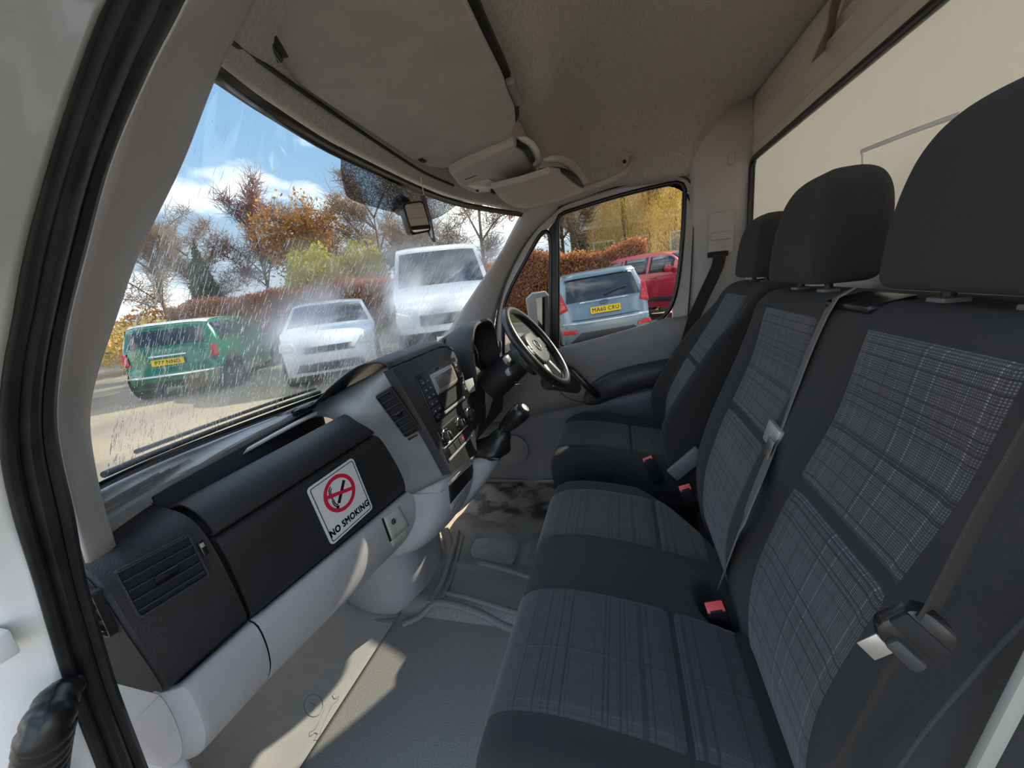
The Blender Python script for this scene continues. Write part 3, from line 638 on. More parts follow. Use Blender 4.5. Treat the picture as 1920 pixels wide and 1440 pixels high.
# toe board panel in front of the seam, pale and smooth, with pressed tool symbol
toe = thing('trim_4', 'pale grey toe board panel under the dashboard with a spanner symbol', None, (-.9, .6, .65), kind='structure')
tb = []
for x, z in ((-.795, .652), (-.80, .66), (-.812, .663), (-.83, .662), (-.88, .664), (-.95, .672), (-1.02, .70), (-1.08, .76), (-1.13, .86), (-1.17, 1.0)):
    tb.append([V((x, .27+.72*k/12, z)) for k in range(13)])
loft('panel', tb, mat('toe_grey', (.42, .41, .39), .5, bump=.2, bscale=300, vary=.05).name, toe, solid=-.01)
TB = bvh(tb)
FT = fr(hit(TB, 640, 1320), (.0, 1, 0), (-1, 0, .06))
def tl(pix, r=.0009, closed=False, nm='symbol_line'):
    tube(nm, [hit(TB, u, v, .0005) for u, v in pix], r, 'mid_grey_plastic', toe, n=5, closed=closed)
tl([(588+18*math.cos(a), 1323+21*math.sin(a)) for a in [2*math.pi*k/20 for k in range(20)]], closed=True)
tl([(582, 1318), (590, 1322), (587, 1332)])
tl([(615, 1318), (610, 1326), (601, 1350), (590, 1368), (581, 1373), (580, 1381), (586, 1378), (590, 1374), (596, 1376), (593, 1383), (588, 1388), (594, 1388), (600, 1380), (602, 1370), (622, 1324), (628, 1318), (634, 1313), (636, 1305), (631, 1310), (626, 1310), (623, 1304), (628, 1300)])
# door-side kick panel
tag(loft('trim_5', [[V((-.755, .314, .62)), V((-.785, .314, 1.06))], [V((-.80, .314, .62)), V((-.82, .314, 1.06))], [V((-1.15, .30, .62)), V((-1.15, .30, 1.15))]], 'grey_plastic', solid=.008), 'grey kick panel under the near end of the dashboard', kind='structure')
# ================================================================== dashboard
dash = thing('dashboard', 'black and grey van dashboard under the wet windscreen', 'dashboard', (-.75, 1.0, 1.0))
def xs(y): return lin([.29, .45, .7, .93, 1.0], [-.778, -.752, -.712, -.676, -.668], y)
def zs(y): return lin([.29, .45, .93], [1.352, 1.357, 1.392], y)
def xb(y): return lin([.29, .45, .96], [-.735, -.727, -.66], y)
def gb(y):
    for a, b in zip(g_bot, g_bot[1:]):
        if a.y <= y <= b.y: return a.lerp(b, (y-a.y)/max(1e-6, b.y-a.y))
    return g_bot[0] if y < g_bot[0].y else g_bot[-1]
ZB = 1.170
def yr(a, b, n): return [a+(b-a)*k/(n-1) for k in range(n)]
def sect(y0, y1, prof, n, name, m, parent=dash, round_ends=0.0, k=1, solid=.004, smooth_n=0):
    rows = []
    for y in yr(y0, y1, n):
        pts = [V((a, y, b)) for a, b in prof(y)]
        rows.append(cr(pts, smooth_n) if smooth_n else pts)
    if round_ends:
        c0 = [p.copy() for p in rows[0]]; c1 = [p.copy() for p in rows[-1]]
        rows[0] = [p+V((-round_ends, 0, -round_ends*.4)) for p in c0]; rows[-1] = [p+V((-round_ends, 0, -round_ends*.4)) for p in c1]
        rows.insert(1, [p+V((-.0, round_ends*.5, 0)) for p in c0]); rows.insert(len(rows)-1, [p+V((0, -round_ends*.5, 0)) for p in c1])
    return loft(name, rows, m, parent, solid=solid), rows
# near end block with the side face and flat top
def p_near(y):
    x, z = xs(y), zs(y); e = sm([.300, .307], [1, 0], y)
    return [(xb(y)-.004-.012*e, ZB+.004), (xb(y)+.002-.012*e, ZB+.02), (x+.012-.012*e, z-.06), (x-.005-.012*e, z+.005), (x-.022-.012*e, z+.035), (x-.05, z+.054-.01*e), (x-.10, z+.064-.01*e), (x-.16, z+.070-.01*e), (min(x-.22, gb(y).x+.02), z+.078-.01*e)]
_, rnear = sect(.303, .447, p_near, 24, 'side_panel', 'black_plastic', smooth_n=40, round_ends=.003)
# end face towards the door
ef = [V((p.x, .303, p.z)) for p in rnear[1]]
ctr = V((-.86, .302, 1.30))
loft('end_face', [[V((p.x+.001, .3035, p.z)) for p in ef[:30]], [V((-.95, .301, p.z)) for p in ef[:30]]], 'soft_black', dash)
# glove box door and pad above it
def p_lid(y): x, z = xs(y), zs(y)-.002; return [(xb(y)-.006, ZB+.003), (xb(y)+.003, ZB+.010), (xb(y)*.66+x*.34+.007, ZB+.07), (xb(y)*.33+x*.67+.006, ZB+.14), (x+.004, z-.012), (x-.003, z-.002), (x-.012, z)]
lid, rlid = sect(.4525, .938, p_lid, 24, 'glove_box_door', 'black_plastic', smooth_n=30, round_ends=.004)
LID = bvh(rlid)
def p_pad(y):
    x, z = xs(y), zs(y); t = sm([.90, .945], [0, 1], y)
    return [(x-.014, z+.002), (x+.002, z+.004), (x+.001, z+.016), (x-.010, z+.036), (x-.032, z+.056), (x-.062, z+.066), (x-.088, z+.062-.0*t), (x-.104, z+.046), (x-.110, z+.015), (x-.112, z-.06)]
_, rpad = sect(.4525, .94, p_pad, 26, 'upper_pad', 'black_plastic', smooth_n=40, round_ends=.003)
# open tray behind the pad
def lx(y): return lin([.33, .367, .48, .673, .905, 1.015, 1.06], [-.835, -.848, -.880, -.915, -.956, -.968, -.968], y)
def p_tray(y): x = xs(y); return [(x-.112, zs(y)-.02), (x-.116, 1.325), (x-.122, 1.318), (lx(y)+.012, 1.318), (lx(y)+.004, 1.325), (lx(y), 1.44)]
sect(.447, 1.0, p_tray, 20, 'tray', 'soft_black')
mesh('tray_end', [V((xs(.447)-.11, .449, 1.31)), V((lx(.447)-.01, .449, 1.31)), V((lx(.447)-.01, .449, 1.43)), V((xs(.447)-.11, .449, 1.415))], [(0, 1, 2, 3)], 'soft_black', dash)
# ledge under the glass
def p_ledge(y):
    g = gb(y); z = lin([.3, .5, 1.0], [1.448, 1.458, 1.462], y)
    return [(lx(y)-.012, z-.04), (lx(y)-.002, z-.014), (lx(y)+.001, z-.005), (lx(y)-.006, z), (lx(y)-.02, z+.003), (g.x+.03, max(z+.004, g.z-.016)), (g.x+.008, g.z-.006), (g.x-.02, g.z-.004)]
sect(.33, .985, p_ledge, 24, 'front_ledge', 'ledge_plastic', smooth_n=20)
e0, e1 = px(556, 780, x=-.945), px(612, 752, x=-.945)
FL = fr(V((-.952, e0.y, 1.452)), (0, 1, 0), (-1, 0, 0))
fbox('ledge_end_cap', fr(V((lx(.9)+.004, .875, 1.458)), (-.05, .95, .02), (-1, 0, 0)), 0, .12, -.014, .018, -.012, .008, 'gloss_black', dash, .005)
# grey lower dash in two lengths
def p_low(y):
    x = xb(y); e = sm([.300, .325], [.03, 0], y)
    return [(x-.004-e, ZB), (x+.012-e, ZB-.006), (x+.020-e, ZB-.03), (x+.021-e, ZB-.07), (x+.012-e, ZB-.115), (x-.012-e, ZB-.155), (x-.05-e, ZB-.185), (x-.11, ZB-.20), (x-.25, ZB-.205)]
_, rl1 = sect(.303, .449, p_low, 24, 'lower_panel', 'grey_plastic', smooth_n=36, round_ends=.002)
_, rl2 = sect(.452, .948, p_low, 24, 'lower_panel', 'grey_plastic', smooth_n=36, round_ends=.002)
ef = [V((p.x, .303, p.z)) for p in rl1[1]]; ctr = V((-.86, .302, 1.08))
mesh('lower_end_face', [ctr, V((-1.0, .302, ZB)), V((-.75, .302, ZB-.0))]+ef, [(0, i, i+1) for i in range(3, 3+len(ef)-1)]+[(0, 2, 3), (0, 1, 2)], 'grey_plastic', dash)

def p_car(y): x, z = xs(y), zs(y); return [(xb(y)-.02, ZB-.01), (x-.016, z-.01), (x-.03, z+.02), (x-.07, z+.045)]
sect(.308, .985, p_car, 8, 'carcass', 'soft_black', solid=0)
sect(.308, .96, lambda y: [(a-.014, b+.006) for a, b in p_low(y)], 8, 'carcass', 'soft_black', solid=0, smooth_n=20)
mat('slat_plastic', (.045, .047, .052), .3)
def vent(name, F, a0, a1, b0, b1, nslat, vertical=False, tab=True, depth=.03, rim='black_plastic', parent=dash):
    """recessed louvre: rim, dark box and separate slats"""
    o, U, W, N = F; cx, cy, w_, h_ = (a0+a1)/2, (b0+b1)/2, a1-a0, b1-b0
    v = ring('air_vent', F, [(cx+p, cy+q) for p, q in rrect(w_, h_, .006, 4)], [(cx+p, cy+q) for p, q in rrect(w_-.006, h_-.006, .004, 4)], -.004, .008, rim, parent)
    fbox('vent_box', F, a0+.002, a1-.002, b0+.002, b1-.002, -.002, .0012, 'soft_black', v, 0)
    for k in range(nslat):
        t = (k+.5)/nslat
        if vertical: ff = (o, U, W, N); fbox('slat', F, a0+w_*t-.0012, a0+w_*t+.0012, b0+.004, b1-.004, .0, .0035, 'dark_plastic', v, .0006, 1)
        else:
            q = b0+h_*t; F2 = fr(o+U*cx+W*q+N*.0045, U, W*.62+N*.78)
            fbox('slat', F2, -w_/2+.004, w_/2-.004, -h_/nslat*.40, h_/nslat*.40, -.0008, .0010, 'slat_plastic', v, .0004, 1)
    if tab: 
        F2 = fr(o+U*cx+W*(cy-.002)+N*.010, U, W*.75+N*.66)
        fbox('thumb_tab', F2, -w_*.16, w_*.16, -.009, .009, -.002, .003, 'gloss_black', v, .0015)
    return v
# near vent on the face
a, b_, c_, d_ = px(200, 1081, x=-.793), px(341, 1001, x=-.785), px(388, 1080, x=-.752), px(256, 1162, x=-.752)
FV = fr(d_+V((.004, 0, 0)), c_-d_, a-d_); 
NEARB = bvh(rnear)
ha, hb, hc, hd = [hit(NEARB, u, v) for u, v in ((200, 1081), (341, 1001), (388, 1080), (256, 1162))]
FV = fr(hd, hc-hd, ((ha-hd)+(hb-hc))/2); wv = ((hc-hd).length+(hb-ha).length)/2; hv = ((ha-hd).length+(hb-hc).length)/2
vent('air_vent', (FV[0]+FV[3]*.004, *FV[1:]), 0, wv, 0, hv, 5, rim='dark_plastic')
tw = hit(NEARB, 380, 1028); fbox('air_thumbwheel', fr(tw, FV[1], FV[2]), -.005, .005, -.014, .014, -.004, .005, 'gloss_black', dash, .002)
fbox('air_thumbwheel', fr(tw, FV[1], FV[2]), -.003, .003, .002, .010, .004, .0058, 'silver_plastic', dash, .0005)
# side demister on the end face
FE = (V((-.81, .3015, 1.33)), V((1, 0, 0)), V((0, 0, 1)), V((0, -1, 0)))
vent('air_vent', FE, -.026, .022, -.042, .042, 4, tab=False, parent=dash)

# ---- centre stack
OC = V((-.50, 1.05, 1.237)); FC = fr(OC, (0, 1, 0), (-.095, 0, .345))
def onp(F, u, v):
    r = V((u-960, v-720, FPX)); w_ = V((BX.dot(r), BY.dot(r), BZ.dot(r))); o, U, W, N = F
    t = (o-EYE).dot(N)/w_.dot(N); p = EYE+w_*t-o; return (p.dot(U), p.dot(W))
stk = [onp(FC, *p) for p in ((735, 691), (780, 670), (820, 653), (838, 650), (852, 660), (866, 690), (884, 760), (896, 850), (872, 868), (846, 888), (815, 830), (775, 760))]
prism('console_face', FC, stk, -.03, .0, 'dark_plastic', dash, bev=.004)
radio_q = [onp(FC, *p) for p in ((774, 707), (843, 674), (890, 744), (816, 786))]
ra0 = (radio_q[0][0]+radio_q[3][0])/2; ra1 = (radio_q[1][0]+radio_q[2][0])/2; rb0 = (radio_q[2][1]+radio_q[3][1])/2; rb1 = (radio_q[0][1]+radio_q[1][1])/2
print('RADIO', ra0, ra1, rb0, rb1, [tuple(round(c, 3) for c in p) for p in stk])
rw, rh = ra1-ra0, rb1-rb0
radio = fbox('radio', FC, ra0, ra1, rb0, rb1, -.01, .004, 'gloss_black', dash, .003)
bw = rw*.09
for side in (0, 1):
    for col in range(2 if side == 0 else 1):
        for r in range(5):
            u0 = ra0+.006+col*(bw+.003) if side == 0 else ra1-.006-bw
            v0 = rb0+.028+r*(rh-.04)/5
            bt = fbox('button', FC, u0, u0+bw, v0, v0+(rh-.04)/5-.004, .003, .0062, 'dark_plastic', radio, .001, 1)
            fbox('button_mark', FC, u0+bw*.35, u0+bw*.65, v0+.006, v0+.009, .006, .0066, 'print_white', bt, 0)
dx0, dx1 = ra0+rw*.25, ra1-rw*.16
fbox('display_bezel', FC, dx0, dx1, rb0+rh*.45, rb1-rh*.10, .003, .010, 'silver_plastic', radio, .002, 2, taper=.010)
fbox('display', FC, dx0+.016, dx1-.016, rb0+rh*.45+.014, rb1-rh*.10-.012, .006, .0108, mat('screen', (.20, .19, .18), .15).name, radio, .001, 1)
fbox('brand_badge', FC, dx0+.05, dx0+.075, rb1-rh*.07, rb1-rh*.035, .003, .005, 'soft_black', radio, .0005, 1)
fbox('media_slot', FC, dx0+.004, dx1-.014, rb0+rh*.14, rb0+rh*.40, .003, .0055, 'soft_black', radio, .001, 1)
fbox('slot_trim', FC, dx0-.004, dx1-.006, rb0+rh*.05, rb0+rh*.10, .003, .0065, 'silver_plastic', radio, .001, 1)
disc('volume_knob', FC, (ra0+.020, rb0+.016), .011, .003, .014, 'gloss_black', radio, 20, .002)
tube('knob_ring', circle(FC, (ra0+.020, rb0+.016), .0125, 20), .0012, 'silver_plastic', radio, n=6, closed=True)
# climate panel
cpq = [onp(FC, *p) for p in ((835, 819), (862, 797), (881, 781))]
cp = fbox('climate_panel', FC, cpq[0][0]-.03, cpq[2][0]+.028, cpq[0][1]-.034, cpq[0][1]+.030, -.005, .003, 'gloss_black', dash, .003)
for i, (u, v) in enumerate(cpq):
    v = cpq[0][1]; r = .021 if i != 1 else .019
    kb = disc('climate_knob', FC, (u, v), r*.74, .002, .018, 'dark_plastic', cp, 24, .002)
    tube('knob_ring', [p+FC[3]*.004 for p in circle(FC, (u, v), r, 28)], .0016, 'chrome', cp, n=6, closed=True)
    fbox('knob_grip', FC, u-.0025, u+.0025, v-r*.7, v+r*.7, .016, .022, 'gloss_black', kb, .001, 1)
    fbox('knob_mark', FC, u-.0008, u+.0008, v+r*.25, v+r*.65, .0215, .0226, 'print_white', kb, 0)
    for k in range(7):
        an = math.radians(210-40*k); fbox('scale_mark', FC, u+r*1.22*math.cos(an)-.001, u+r*1.22*math.cos(an)+.001, v+r*1.22*math.sin(an)-.0012, v+r*1.22*math.sin(an)+.0012, .002, .0036, 'print_white', cp, 0)
q0, q1 = onp(FC, 838, 856), onp(FC, 884, 822)
sw = fbox('switch_panel', FC, q0[0]-.006, q1[0]+.008, q0[1]-.012, q0[1]+.022, -.004, .003, 'gloss_black', dash, .003)
fbox('trim_strip', FC, q0[0]-.002, q1[0]+.004, q0[1]-.016, q0[1]-.010, .0, .006, 'silver_plastic', sw, .001, 1)
fbox('trim_strip', FC, q0[0]-.002, q1[0]+.004, q0[1]+.024, q0[1]+.028, .0, .005, 'silver_plastic', sw, .001, 1)
for k in range(4):
    u = q0[0]+.02+k*(q1[0]-q0[0]-.03)/4
    fbox('switch', FC, u, u+(q1[0]-q0[0])/4-.012, q0[1]-.006, q0[1]+.017, .002, .005, 'dark_plastic', sw, .001, 1)
hz = onp(FC, 872, 838); fbox('hazard_symbol', FC, hz[0]-.006, hz[0]+.006, q0[1]+.001, q0[1]+.011, .004, .0058, 'sign_red', sw, .0005, 1)
# grey surround with the second vent
SL = [px(604, 752, x=-.93), px(650, 738, x=-.80), px(690, 772, x=-.675), px(724, 828, x=-.668), px(756, 885, x=-.655), px(781, 922, x=-.63)]
SR = [px(728, 690, x=-.72), px(735, 691, x=-.605), px(765, 737, x=-.585), px(800, 795, x=-.555), px(830, 850, x=-.525), px(847, 890, x=-.508)]
# build over rows so that it wraps: left edge recedes, right edge meets the stack
A, B = cr(SL, 34), cr(SR, 34); rows = []
for i, (a, b) in enumerate(zip(A, B)):
    t = i/33; rows.append([a+V((-.13*(1-t)**1.5-.03, -.004, -.09*(1-t)**1.5-.01)), a+V((-.03, -.002, -.01)), a]+[a.lerp(b, k/10)+V((.006, 0, .003))*math.sin(math.pi*k/10) for k in range(1, 10)]+[b, b+V((-.02, .004, -.006))])
loft('console_surround', rows, 'mid_grey_plastic' if False else mat('surround_grey', (.215, .21, .21), .42, bump=.2, bscale=320, vary=.05).name, dash, solid=.004)
SUR = bvh(rows)
h4 = [hit(SUR, *p) for p in ((706, 736), (744, 721), (790, 797), (760, 814))]
FV2 = fr(h4[3], h4[2]-h4[3], ((h4[0]-h4[3])+(h4[1]-h4[2]))/2); 
vent('air_vent', (FV2[0]+FV2[3]*.021, *FV2[1:]), .002, (h4[2]-h4[3]).length, 0, (h4[0]-h4[3]).length, 7, rim='gloss_black')
tw = hit(SUR, 774, 818)
if tw: fbox('air_thumbwheel', fr(tw, FV2[1], FV2[2]), -.016, .016, -.004, .004, -.003, .006, 'gloss_black', dash, .002)
# top pad of the console, forward to the glass
T0 = [px(728, 692, x=-.61), px(760, 678, x=-.60), px(800, 661, x=-.60), px(832, 650, x=-.60), px(850, 658, x=-.60)]
rows = []
for p in cr(T0, 16):
    g = gb(p.y)
    rows.append(cr([V((p.x-.004, p.y, p.z-.01)), V((p.x+.004, p.y, p.z+.002)), V((p.x-.008, p.y, p.z+.016)), V((p.x-.04, p.y, p.z+.022)), V((p.x-.10, p.y, p.z+.012)), V((p.x-.2, p.y, p.z-.04)), V((-.90, p.y, 1.475)), V((g.x-.01, p.y, 1.46))], 30))
loft('console_top_pad', rows, 'black_plastic', dash, solid=.004)
# dash to the right of the stack: behind and under the wheel
def p_drv(y):
    g = gb(y); return [(-.62, 1.12), (-.60, 1.22), (-.60, 1.32), (-.615, 1.40), (-.64, 1.44), (-.70, 1.465), (-.82, 1.475), (g.x+.0, g.z-.02)]
sect(1.20, 1.87, p_drv, 16, 'driver_panel', 'black_plastic', smooth_n=30)
mesh('knee_panel', [V((-.63, 1.30, 1.13)), V((-.63, 1.87, 1.13)), V((-.80, 1.87, .98)), V((-.80, 1.30, .98))], [(0, 1, 2, 3)], 'dark_plastic', dash)
FK = fr(V((-.585, 1.33, 1.30)), (0.1, 1, 0), (-.1, 0, 1))
vent('air_vent', fr(V((-.592, 1.275, 1.22)), (0.05, 1, 0), (-.1, 0, 1)), 0, .075, 0, .15, 7, rim='dark_plastic')
fbox('paper_label', fr(px(880, 726, x=-.56), (.3, 1, 0), (-.1, 0, 1)), -.03, .03, -.022, .03, 0, .002, 'white_plastic', dash, .0005)
# instrument hood
cl = thing('instrument_hood', 'dark hooded instrument cluster behind the steering wheel', 'instrument cluster', (-.6, 1.53, 1.40))
def arch(x, cy, hw, z0, z1, n=24):
    o = []
    for k in range(n+1):
        a = math.pi*k/n; o.append(V((x, cy-hw*math.copysign(abs(math.cos(a))**.55, math.cos(a)), z0+(z1-z0)*abs(math.sin(a))**.6)))
    return o
hr = [arch(-.82, 1.53, .15, 1.42, 1.50), arch(-.72, 1.53, .16, 1.40, 1.575), arch(-.62, 1.53, .165, 1.395, 1.622), arch(-.565, 1.53, .168, 1.39, 1.634), arch(-.548, 1.53, .168, 1.385, 1.632), arch(-.545, 1.53, .160, 1.385, 1.622), arch(-.56, 1.53, .154, 1.385, 1.612), arch(-.64, 1.53, .150, 1.385, 1.59)]
loft('hood', hr, 'black_plastic', cl)
FG = fr(V((-.655, 1.53, 1.49)), (0, 1, 0), (-.25, 0, 1))
prism('cluster_face', FG, [(p*1.0, q) for p, q in rrect(.30, .20, .06)], -.01, .0, 'soft_black', cl)
for gx, gr_ in ((-.085, .055), (.085, .055)):
    gd = disc('gauge', FG, (gx, -.01), gr_, 0, .004, 'gloss_black', cl, 32)
    tube('gauge_ring', [p+FG[3]*.005 for p in circle(FG, (gx, -.01), gr_, 32)], .0025, 'silver_plastic', cl, n=6, closed=True)
    for k in range(11):
        an = math.radians(220-26*k); c, s = math.cos(an), math.sin(an)
        fb = fr(FG[0]+FG[1]*(gx+gr_*.84*c)+FG[2]*(-.01+gr_*.84*s)+FG[3]*.004, FG[1]*c+FG[2]*s, FG[2]*c-FG[1]*s); fbox('tick', fb, -.005, .005, -.001, .001, 0, .001, 'print_white', gd, 0)
    fb = fr(FG[0]+FG[1]*gx-FG[2]*.01+FG[3]*.006, FG[1]*-.7+FG[2]*-.5, FG[2]); fbox('needle', fb, 0, gr_*.8, -.001, .001, 0, .001, 'sign_red', gd, 0)
fbox('info_display', FG, -.024, .024, -.045, .03, 0, .003, 'screen', cl, .001)
# lower console pod and tunnel column
def usec(z, pts): return cr([V((a, b, z)) for a, b in pts], 34)
pod = [usec(1.243, [(-.80, .955), (-.66, .955), (-.60, .955), (-.56, .97), (-.535, 1.015), (-.518, 1.08), (-.52, 1.16), (-.54, 1.24), (-.60, 1.30)]),
       usec(1.16, [(-.80, .95), (-.67, .95), (-.605, .95), (-.56, .965), (-.535, 1.01), (-.52, 1.08), (-.522, 1.17), (-.54, 1.25), (-.60, 1.31)]),
       usec(1.08, [(-.82, .935), (-.69, .935), (-.625, .938), (-.578, .957), (-.55, 1.005), (-.535, 1.08), (-.537, 1.17), (-.555, 1.25), (-.62, 1.31)]),
       usec(1.02, [(-.84, .90), (-.71, .90), (-.65, .91), (-.605, .94), (-.58, 1.0), (-.565, 1.07), (-.57, 1.16), (-.60, 1.24), (-.66, 1.30)]),
       usec(.975, [(-.86, .870), (-.74, .875), (-.685, .895), (-.645, .93), (-.62, .99), (-.615, 1.06), (-.62, 1.14), (-.65, 1.21), (-.70, 1.27)]),
       usec(.955, [(-.90, .885), (-.80, .890), (-.74, .905), (-.70, .94), (-.685, .99), (-.68, 1.05), (-.69, 1.12), (-.72, 1.18), (-.78, 1.24)])]
pod = [list(q) for q in zip(*[cr(list(c), 26) for c in zip(*pod)])]
pod[0] = [V((p.x, p.y, lin([.95, 1.0, 1.1], [1.165, 1.195, 1.228], p.y))) for p in pod[0]]; pod[1] = [V((p.x, p.y, min(p.z, pod[0][i].z-.004))) for i, p in enumerate(pod[1])]; pod[2] = [V((p.x, p.y, min(p.z, pod[0][i].z-.008))) for i, p in enumerate(pod[2])]; pod[3] = [V((p.x, p.y, min(p.z, pod[0][i].z-.012))) for i, p in enumerate(pod[3])]; pod[4] = [V((p.x, p.y, min(p.z, pod[0][i].z-.016))) for i, p in enumerate(pod[4])]; pod[5] = [V((p.x, p.y, min(p.z, pod[0][i].z-.02))) for i, p in enumerate(pod[5])]
pod.insert(0, [V((p.x-.03, p.y+.004, p.z+.035)) for p in pod[0]])
loft('lower_console', pod, 'grey_plastic', dash, solid=.004)
colm = [usec(.97, [(-.95, .895), (-.83, .895), (-.755, .915), (-.715, .955), (-.70, 1.0), (-.70, 1.08), (-.71, 1.18), (-.80, 1.30)]),
        usec(.85, [(-.97, .915), (-.85, .913), (-.775, .930), (-.735, .965), (-.72, 1.01), (-.72, 1.09), (-.73, 1.20), (-.82, 1.32)]),
        usec(.74, [(-1.0, .94), (-.87, .932), (-.80, .945), (-.76, .975), (-.74, 1.02), (-.735, 1.10), (-.745, 1.22), (-.84, 1.34)]),
        usec(.655, [(-1.02, .96), (-.90, .945), (-.82, .955), (-.785, .98), (-.76, 1.02), (-.745, 1.12), (-.755, 1.24), (-.86, 1.36)])]
colm = [list(q) for q in zip(*[cr(list(c), 16) for c in zip(*colm)])]
loft('tunnel_cover', colm, 'grey_plastic', dash, solid=.004)
# floor mat kerb that runs round the column
kp = cr([V((-1.0, .925, .66)), V((-.90, .922, .655)), V((-.82, .930, .655)), V((-.772, .955, .66)), V((-.735, .995, .675)), V((-.715, 1.05, .685)), V((-.71, 1.15, .69)), V((-.745, 1.28, .70)), V((-.81, 1.38, .71))], 50)
tag(tube('trim_6', [V((p.x, p.y, p.z-.004)) for p in kp], .020, 'floor_mat', n=14, flat=.7), 'raised rubber kerb of the floor mat around the grey console foot', kind='structure')
# pocket under the switches: flush black patch for the shade inside its opening
PODB = bvh(pod)
def on_pod(quad, n=8, off=.003):
    r_ = []
    for i in range(n+1):
        row = []
        for j in range(n+1):
            u0, v0 = quad[0][0]+(quad[1][0]-quad[0][0])*j/n, quad[0][1]+(quad[1][1]-quad[0][1])*j/n; u1, v1 = quad[3][0]+(quad[2][0]-quad[3][0])*j/n, quad[3][1]+(quad[2][1]-quad[3][1])*j/n
            row.append(hit(PODB, u0+(u1-u0)*i/n, v0+(v1-v0)*i/n, off) or px(u0+(u1-u0)*i/n, v0+(v1-v0)*i/n, x=-.54))
        r_.append(row)
    return r_
pk = loft('storage_pocket', on_pod(((842, 912), (886, 870), (889, 892), (845, 947))), 'soft_black', dash, solid=-.002)
loft('pocket_lip', on_pod(((845, 947), (889, 892), (890, 899), (846, 957)), off=.008), 'grey_plastic', pk, solid=-.004)
loft('pocket_lip', on_pod(((841, 905), (885, 863), (886, 869), (842, 911)), off=.008), 'silver_plastic', pk, solid=-.004)
# lighter panel with the lock hole
FA = fr(px(735, 1016, x=-.648), (.06, 1, 0), (-.02, 0, 1)); q = [onp(FA, *p) for p in ((720, 970), (750, 948), (771, 985), (735, 1016))]
LL = [px(706, 985, x=-.652), px(772, 940, x=-.64), px(790, 1000, x=-.645), px(735, 1060, x=-.66)]
mat('pale_plastic', (.56, .53, .47), .5, bump=.2, bscale=300)
LOWB = bvh(rl2)
def on_low(quad, n=6, off=.002):
    r_ = []
    for i in range(n+1):
        row = []
        for j in range(n+1):
            u0, v0 = quad[0][0]+(quad[1][0]-quad[0][0])*j/n, quad[0][1]+(quad[1][1]-quad[0][1])*j/n; u1, v1 = quad[3][0]+(quad[2][0]-quad[3][0])*j/n, quad[3][1]+(quad[2][1]-quad[3][1])*j/n
            row.append(hit(LOWB, u0+(u1-u0)*i/n, v0+(v1-v0)*i/n, off) or px(u0+(u1-u0)*i/n, v0+(v1-v0)*i/n, x=-.66))
        r_.append(row)
    return r_
ap = loft('ashtray_panel', on_low(((719, 972), (749, 949), (768, 984), (735, 1014))), 'pale_plastic', dash, solid=-.004)
lc = hit(LOWB, 738, 978, .004) or px(738, 978, x=-.655); FA = fr(lc, (.13, 1, 0), (0, 0, 1)); rr_ = .008
disc('lock_barrel', FA, (0, 0), rr_, -.004, .003, 'gloss_black', ap, 18, .001); tube('lock_ring', [p+FA[3]*.003 for p in circle(FA, (0, 0), rr_*.7, 16)], .0015, 'steel', ap, n=6, closed=True)
loft('finger_pull', on_low(((733, 1016), (764, 992), (766, 1002), (738, 1026)), off=.004), 'pale_plastic', ap, solid=-.006)
loft('panel_joint', on_low(((716, 973), (719, 971), (735, 1015), (731, 1016)), off=.003), 'soft_black', ap, solid=-.002)
# panel around the ashtray continuing the lower dash
# gear lever pod
gp = []
for z, x1, y0, y1 in ((1.168, -.475, 1.175, 1.31), (1.160, -.455, 1.165, 1.325), (1.13, -.452, 1.16, 1.33), (1.09, -.475, 1.155, 1.33), (1.03, -.525, 1.14, 1.32), (.97, -.585, 1.12, 1.30), (.93, -.66, 1.10, 1.28)):
    gp.append(cr([V((-.68, y0-.02, z)), V((x1-.06, y0-.005, z)), V((x1-.02, y0+.012, z)), V((x1, (y0+y1)/2, z)), V((x1-.02, y1-.012, z)), V((x1-.06, y1, z)), V((-.68, y1+.02, z))], 26))
gp = [list(q) for q in zip(*[cr(list(c), 24) for c in zip(*gp)])]
gp.insert(0, [V((-.56, 1.245, 1.170)).lerp(p, .2) for p in gp[0]])
loft('gear_pod', gp, 'grey_plastic', dash)

# ================================================================== gear lever, wheel
gl_ = thing('gear_lever', 'black gear lever with rounded knob and leather boot', 'gear lever', (-.50, 1.25, 1.16))
b0, b1 = V((-.505, 1.25, 1.165)), px(944, 806, y=1.25)
rows = []
for k in range(15):
    t = k/14; c = b0.lerp(b1, t)+V((.012*math.sin(math.pi*t), 0, 0)); r = .052*(1-t)**.8+.020+.008*math.sin(t*math.pi*2.5)*(1-t)
    rows.append([c+V((math.cos(a), math.sin(a)*.95, 0))*(r*(1+.07*math.sin(5*a+t*5)*(1-t)))+V((0, 0, -math.cos(a)*r*.25)) for a in [2*math.pi*j/28 for j in range(28)]])
loft('boot', rows, 'leather', gl_, closed_v=True, cap=True)
kb = px(985, 764, y=1.25); k0 = px(942, 806, y=1.25); rows = []
kc = [k0.lerp(kb, t) for t in (0, .1, .2, .3, .45, .6, .75, .88, .96, 1.0)]
v_, f_ = tube_geo(kc, [.019, .023, .026, .029, .032, .034, .035, .033, .026, .012], 20, up=(0, 1, 0))
mesh('knob', v_, f_, 'gloss_black', gl_, sharp=60)
ax = (kb-k0).normalized(); FKn = fr(kb+ax*-.003, V((0, 1, 0)), ax.cross(V((0, 1, 0)))); 
if FKn[3].dot(ax) < 0: FKn = (FKn[0], -FKn[1], FKn[2], -FKn[3])
disc('shift_plate', FKn, (0, 0), .017, .001, .0045, 'silver_plastic', gl_, 20, .001)
tube('knob_collar', [kc[0]+ax*-.004, kc[0]+ax*.004], .014, 'chrome', gl_, n=16)
